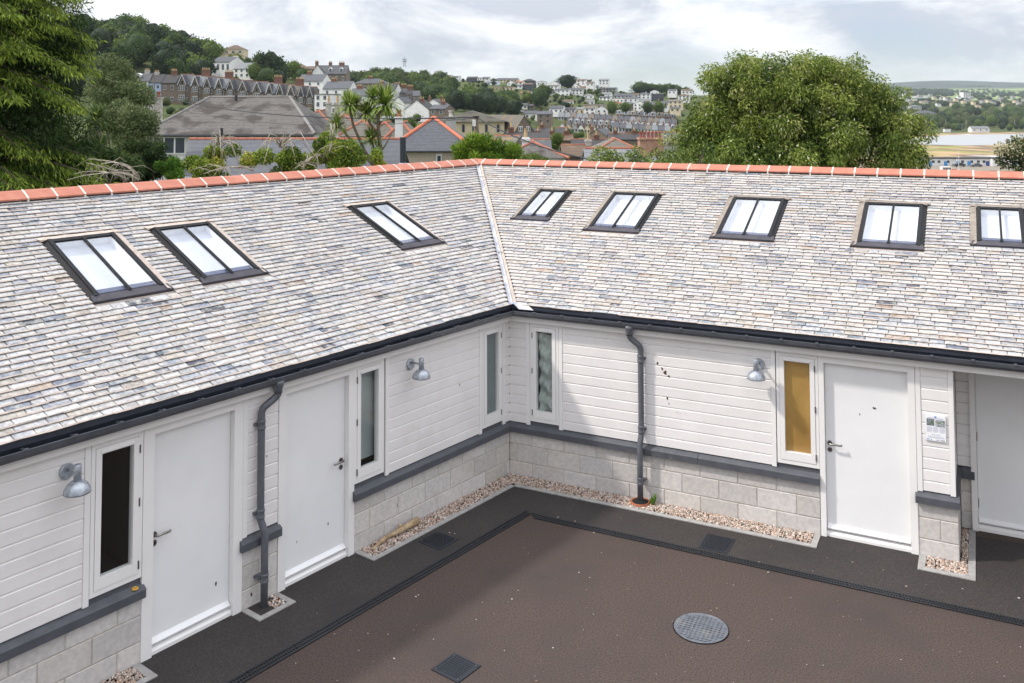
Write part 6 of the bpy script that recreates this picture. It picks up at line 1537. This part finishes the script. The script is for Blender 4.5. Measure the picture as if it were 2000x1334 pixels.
mm = MB(fw); prof = [(-4.2, 1.9), (-3.6, .2), (3.2, 0), (4.0, 1.1)]; mm.add([(x, -1.4 * (.2 if i == 0 else 1), z) for i, (x, z) in enumerate(prof)] + [(x, 1.4 * (.2 if i == 0 else 1), z) for i, (x, z) in enumerate(prof)], [(0, 1, 2, 3), (7, 6, 5, 4), (0, 4, 5, 1), (1, 5, 6, 2), (2, 6, 7, 3), (3, 7, 4, 0)]); mm.build('hull', WALL['white'], root)
mm = MB(fw); mm.box(-3.6, -.6, -.9, .9, 1.2, 3.1); cb = mm.build('cabin', WALL['white'], root)
for i in range(4): mm = MB(fw); mm.box(-3.3 + i * .65, -2.85 + i * .65, -.95, -.88, 2.1, 2.8); mm.build('cabin_window', M_fpane, cb)
mm = MB(fw); mm.box(-.3, .9, -1.0, -.5, 1.2, 2.3); mm.build('buoys', material('buoy_red', (206, 60, 50), rough=.5), root)
mm = MB(fw); mm.tube([(2.2, 0, 1), (2.2, 0, 8.2)], [.08, .04], 6); mm.tube([(1.6, 0, 6.2), (2.8, 0, 6.2)], .03, 5); mm.build('mast', WALL['white'], root)
for i, (u, vt, vb_, D) in enumerate(((1847, 233, 245, 900), (1887, 233, 249, 860), (1879, 241, 251, 850), (1926, 233, 240, 950), (1937, 227, 240, 950), (1947, 227, 237, 960), (1982, 234, 246, 880))):
    a, b = at(u, vb_ + 4, D), at(u, vt, D); mm = MB(); mm.tube([tuple(a), tuple(b)], [.16, .10], 6)
    top(mm, 'lamp_post', material('post_grey', (168, 172, 176), rough=.5), 'thin pale post on the far shore, %s from the left' % ORD[i], 'post', 'posts on the far shore')
# radio mast on the wooded hill
root = thing('radio_mast', 'slender lattice radio mast above the wooded hill', 'mast', tuple(at(790, 132, 740)))
for dx in (-1.1, 1.1):
    for dy in (-1.0, 1.0):
        a, b = at(790, 132, 740) + np.array([dx, dy, 0]), at(790, 111, 740) + np.array([dx * .3, dy * .3, 0]); mm = MB(); mm.tube([tuple(a), tuple(b)], .10, 5); mm.build('leg', material('mast_steel', (150, 156, 164), rough=.5), root)
for i in range(7):
    z0 = at(790, 130 - i * 2.7, 740); s = 1.0 - i * .09; mm = MB(); mm.tube([tuple(z0 + np.array([-s, -1, 0])), tuple(z0 + np.array([s, -1, 1.0]))], .07, 4); mm.tube([tuple(z0 + np.array([s, -1, 0])), tuple(z0 + np.array([-s, -1, 1.0]))], .07, 4); mm.build('brace', _M['mast_steel'], root)
for v in (116, 120):
    c = at(790, v, 740); mm = MB(); mm.lathe([(2.0, -.25), (2.2, 0), (2.0, .25)], tuple(c), 10); mm.build('platform', _M['mast_steel'], root)
mm = MB(); mm.tube([tuple(at(790, 112, 740)), tuple(at(790, 106.5, 740))], .06, 4); mm.build('aerial', _M['mast_steel'], root)
# telegraph pole with cables
Dp = 33
root = thing('telegraph_pole', 'weathered wooden telegraph pole with a white box behind the ridge corner', 'pole', tuple(at(930, 300, Dp)))
mm = MB(); mm.tube([tuple(at(931, 320, Dp)), tuple(at(930.5, 260, Dp)), tuple(at(930, 225, Dp))], [.11, .10, .085], 10); mm.build('pole', material('pole_wood', (128, 116, 98), (104, 94, 80), scale=14, rough=.95), root, smooth=True)
a = at(926, 240, Dp - .12); mm = MB(); mm.box(a[0] - .06, a[0] + .06, a[1] - .06, a[1] + .04, a[2] - .12, a[2] + .12); mm.build('junction_box', WALL['white'], root)
a = at(930, 228, Dp); mm = MB(); mm.box(a[0] - .11, a[0] + .11, a[1] - .12, a[1] - .05, a[2] - .03, a[2] + .03); mm.build('bracket', M_dark, root)
p2 = root
def cable(label, ua, va, Da, ub, vb_, Db, sag, r):
    a, b = at(ua, va, Da), at(ub, vb_, Db); P = [a + (b - a) * t - np.array([0, 0, sag * 4 * t * (1 - t)]) for t in np.linspace(0, 1, 17)]
    mm = MB(); mm.tube([tuple(p) for p in P], r, 5)
    top(mm, 'overhead_cable', M_dark, label, 'cable', 'cables of the telegraph pole')
cable('black overhead cable dropping right from the telegraph pole', 931, 229, Dp, 1215, 322, 24, .25, .022)
cable('black overhead cable running left from the pole past the palms', 929, 229, Dp, 240, 165, 75, .9, .026)
cable('thin overhead wire crossing the bungalow roof', 929, 231, Dp, 225, 172, 70, 1.2, .010)
cable('thin overhead wire drooping right of the pole', 931, 252, Dp, 1010, 322, 24, .1, .008)
a = at(300.5, 200, 100); mm = MB(); mm.tube([tuple(at(301, 245, 150)), tuple(at(301, 146, 150))], [.14, .10], 7)
top(mm, 'utility_pole', _M['pole_wood'], 'tall wooden pole in front of the pale blue cottage', 'pole')
# ---- air between here and the far hills
m = MB(); m.box(-5200, 5200, -300, 9600, -60, 240)
hz = link('haze', np_mesh('haze', m.V, m.F), None); tag(hz, 'thin pale haze over the whole bay', 'haze', None, 'stuff')
mh = bpy.data.materials.new('haze'); mh.use_nodes = True; th_ = mh.node_tree; th_.nodes.clear()
vo = th_.nodes.new('ShaderNodeVolumePrincipled'); vo.inputs['Color'].default_value = (.78, .88, 1.0, 1); vo.inputs['Density'].default_value = 5.5e-5; vo.inputs['Anisotropy'].default_value = 0.0
oo = th_.nodes.new('ShaderNodeOutputMaterial'); th_.links.new(vo.outputs[0], oo.inputs['Volume']); hz.data.materials.append(mh)
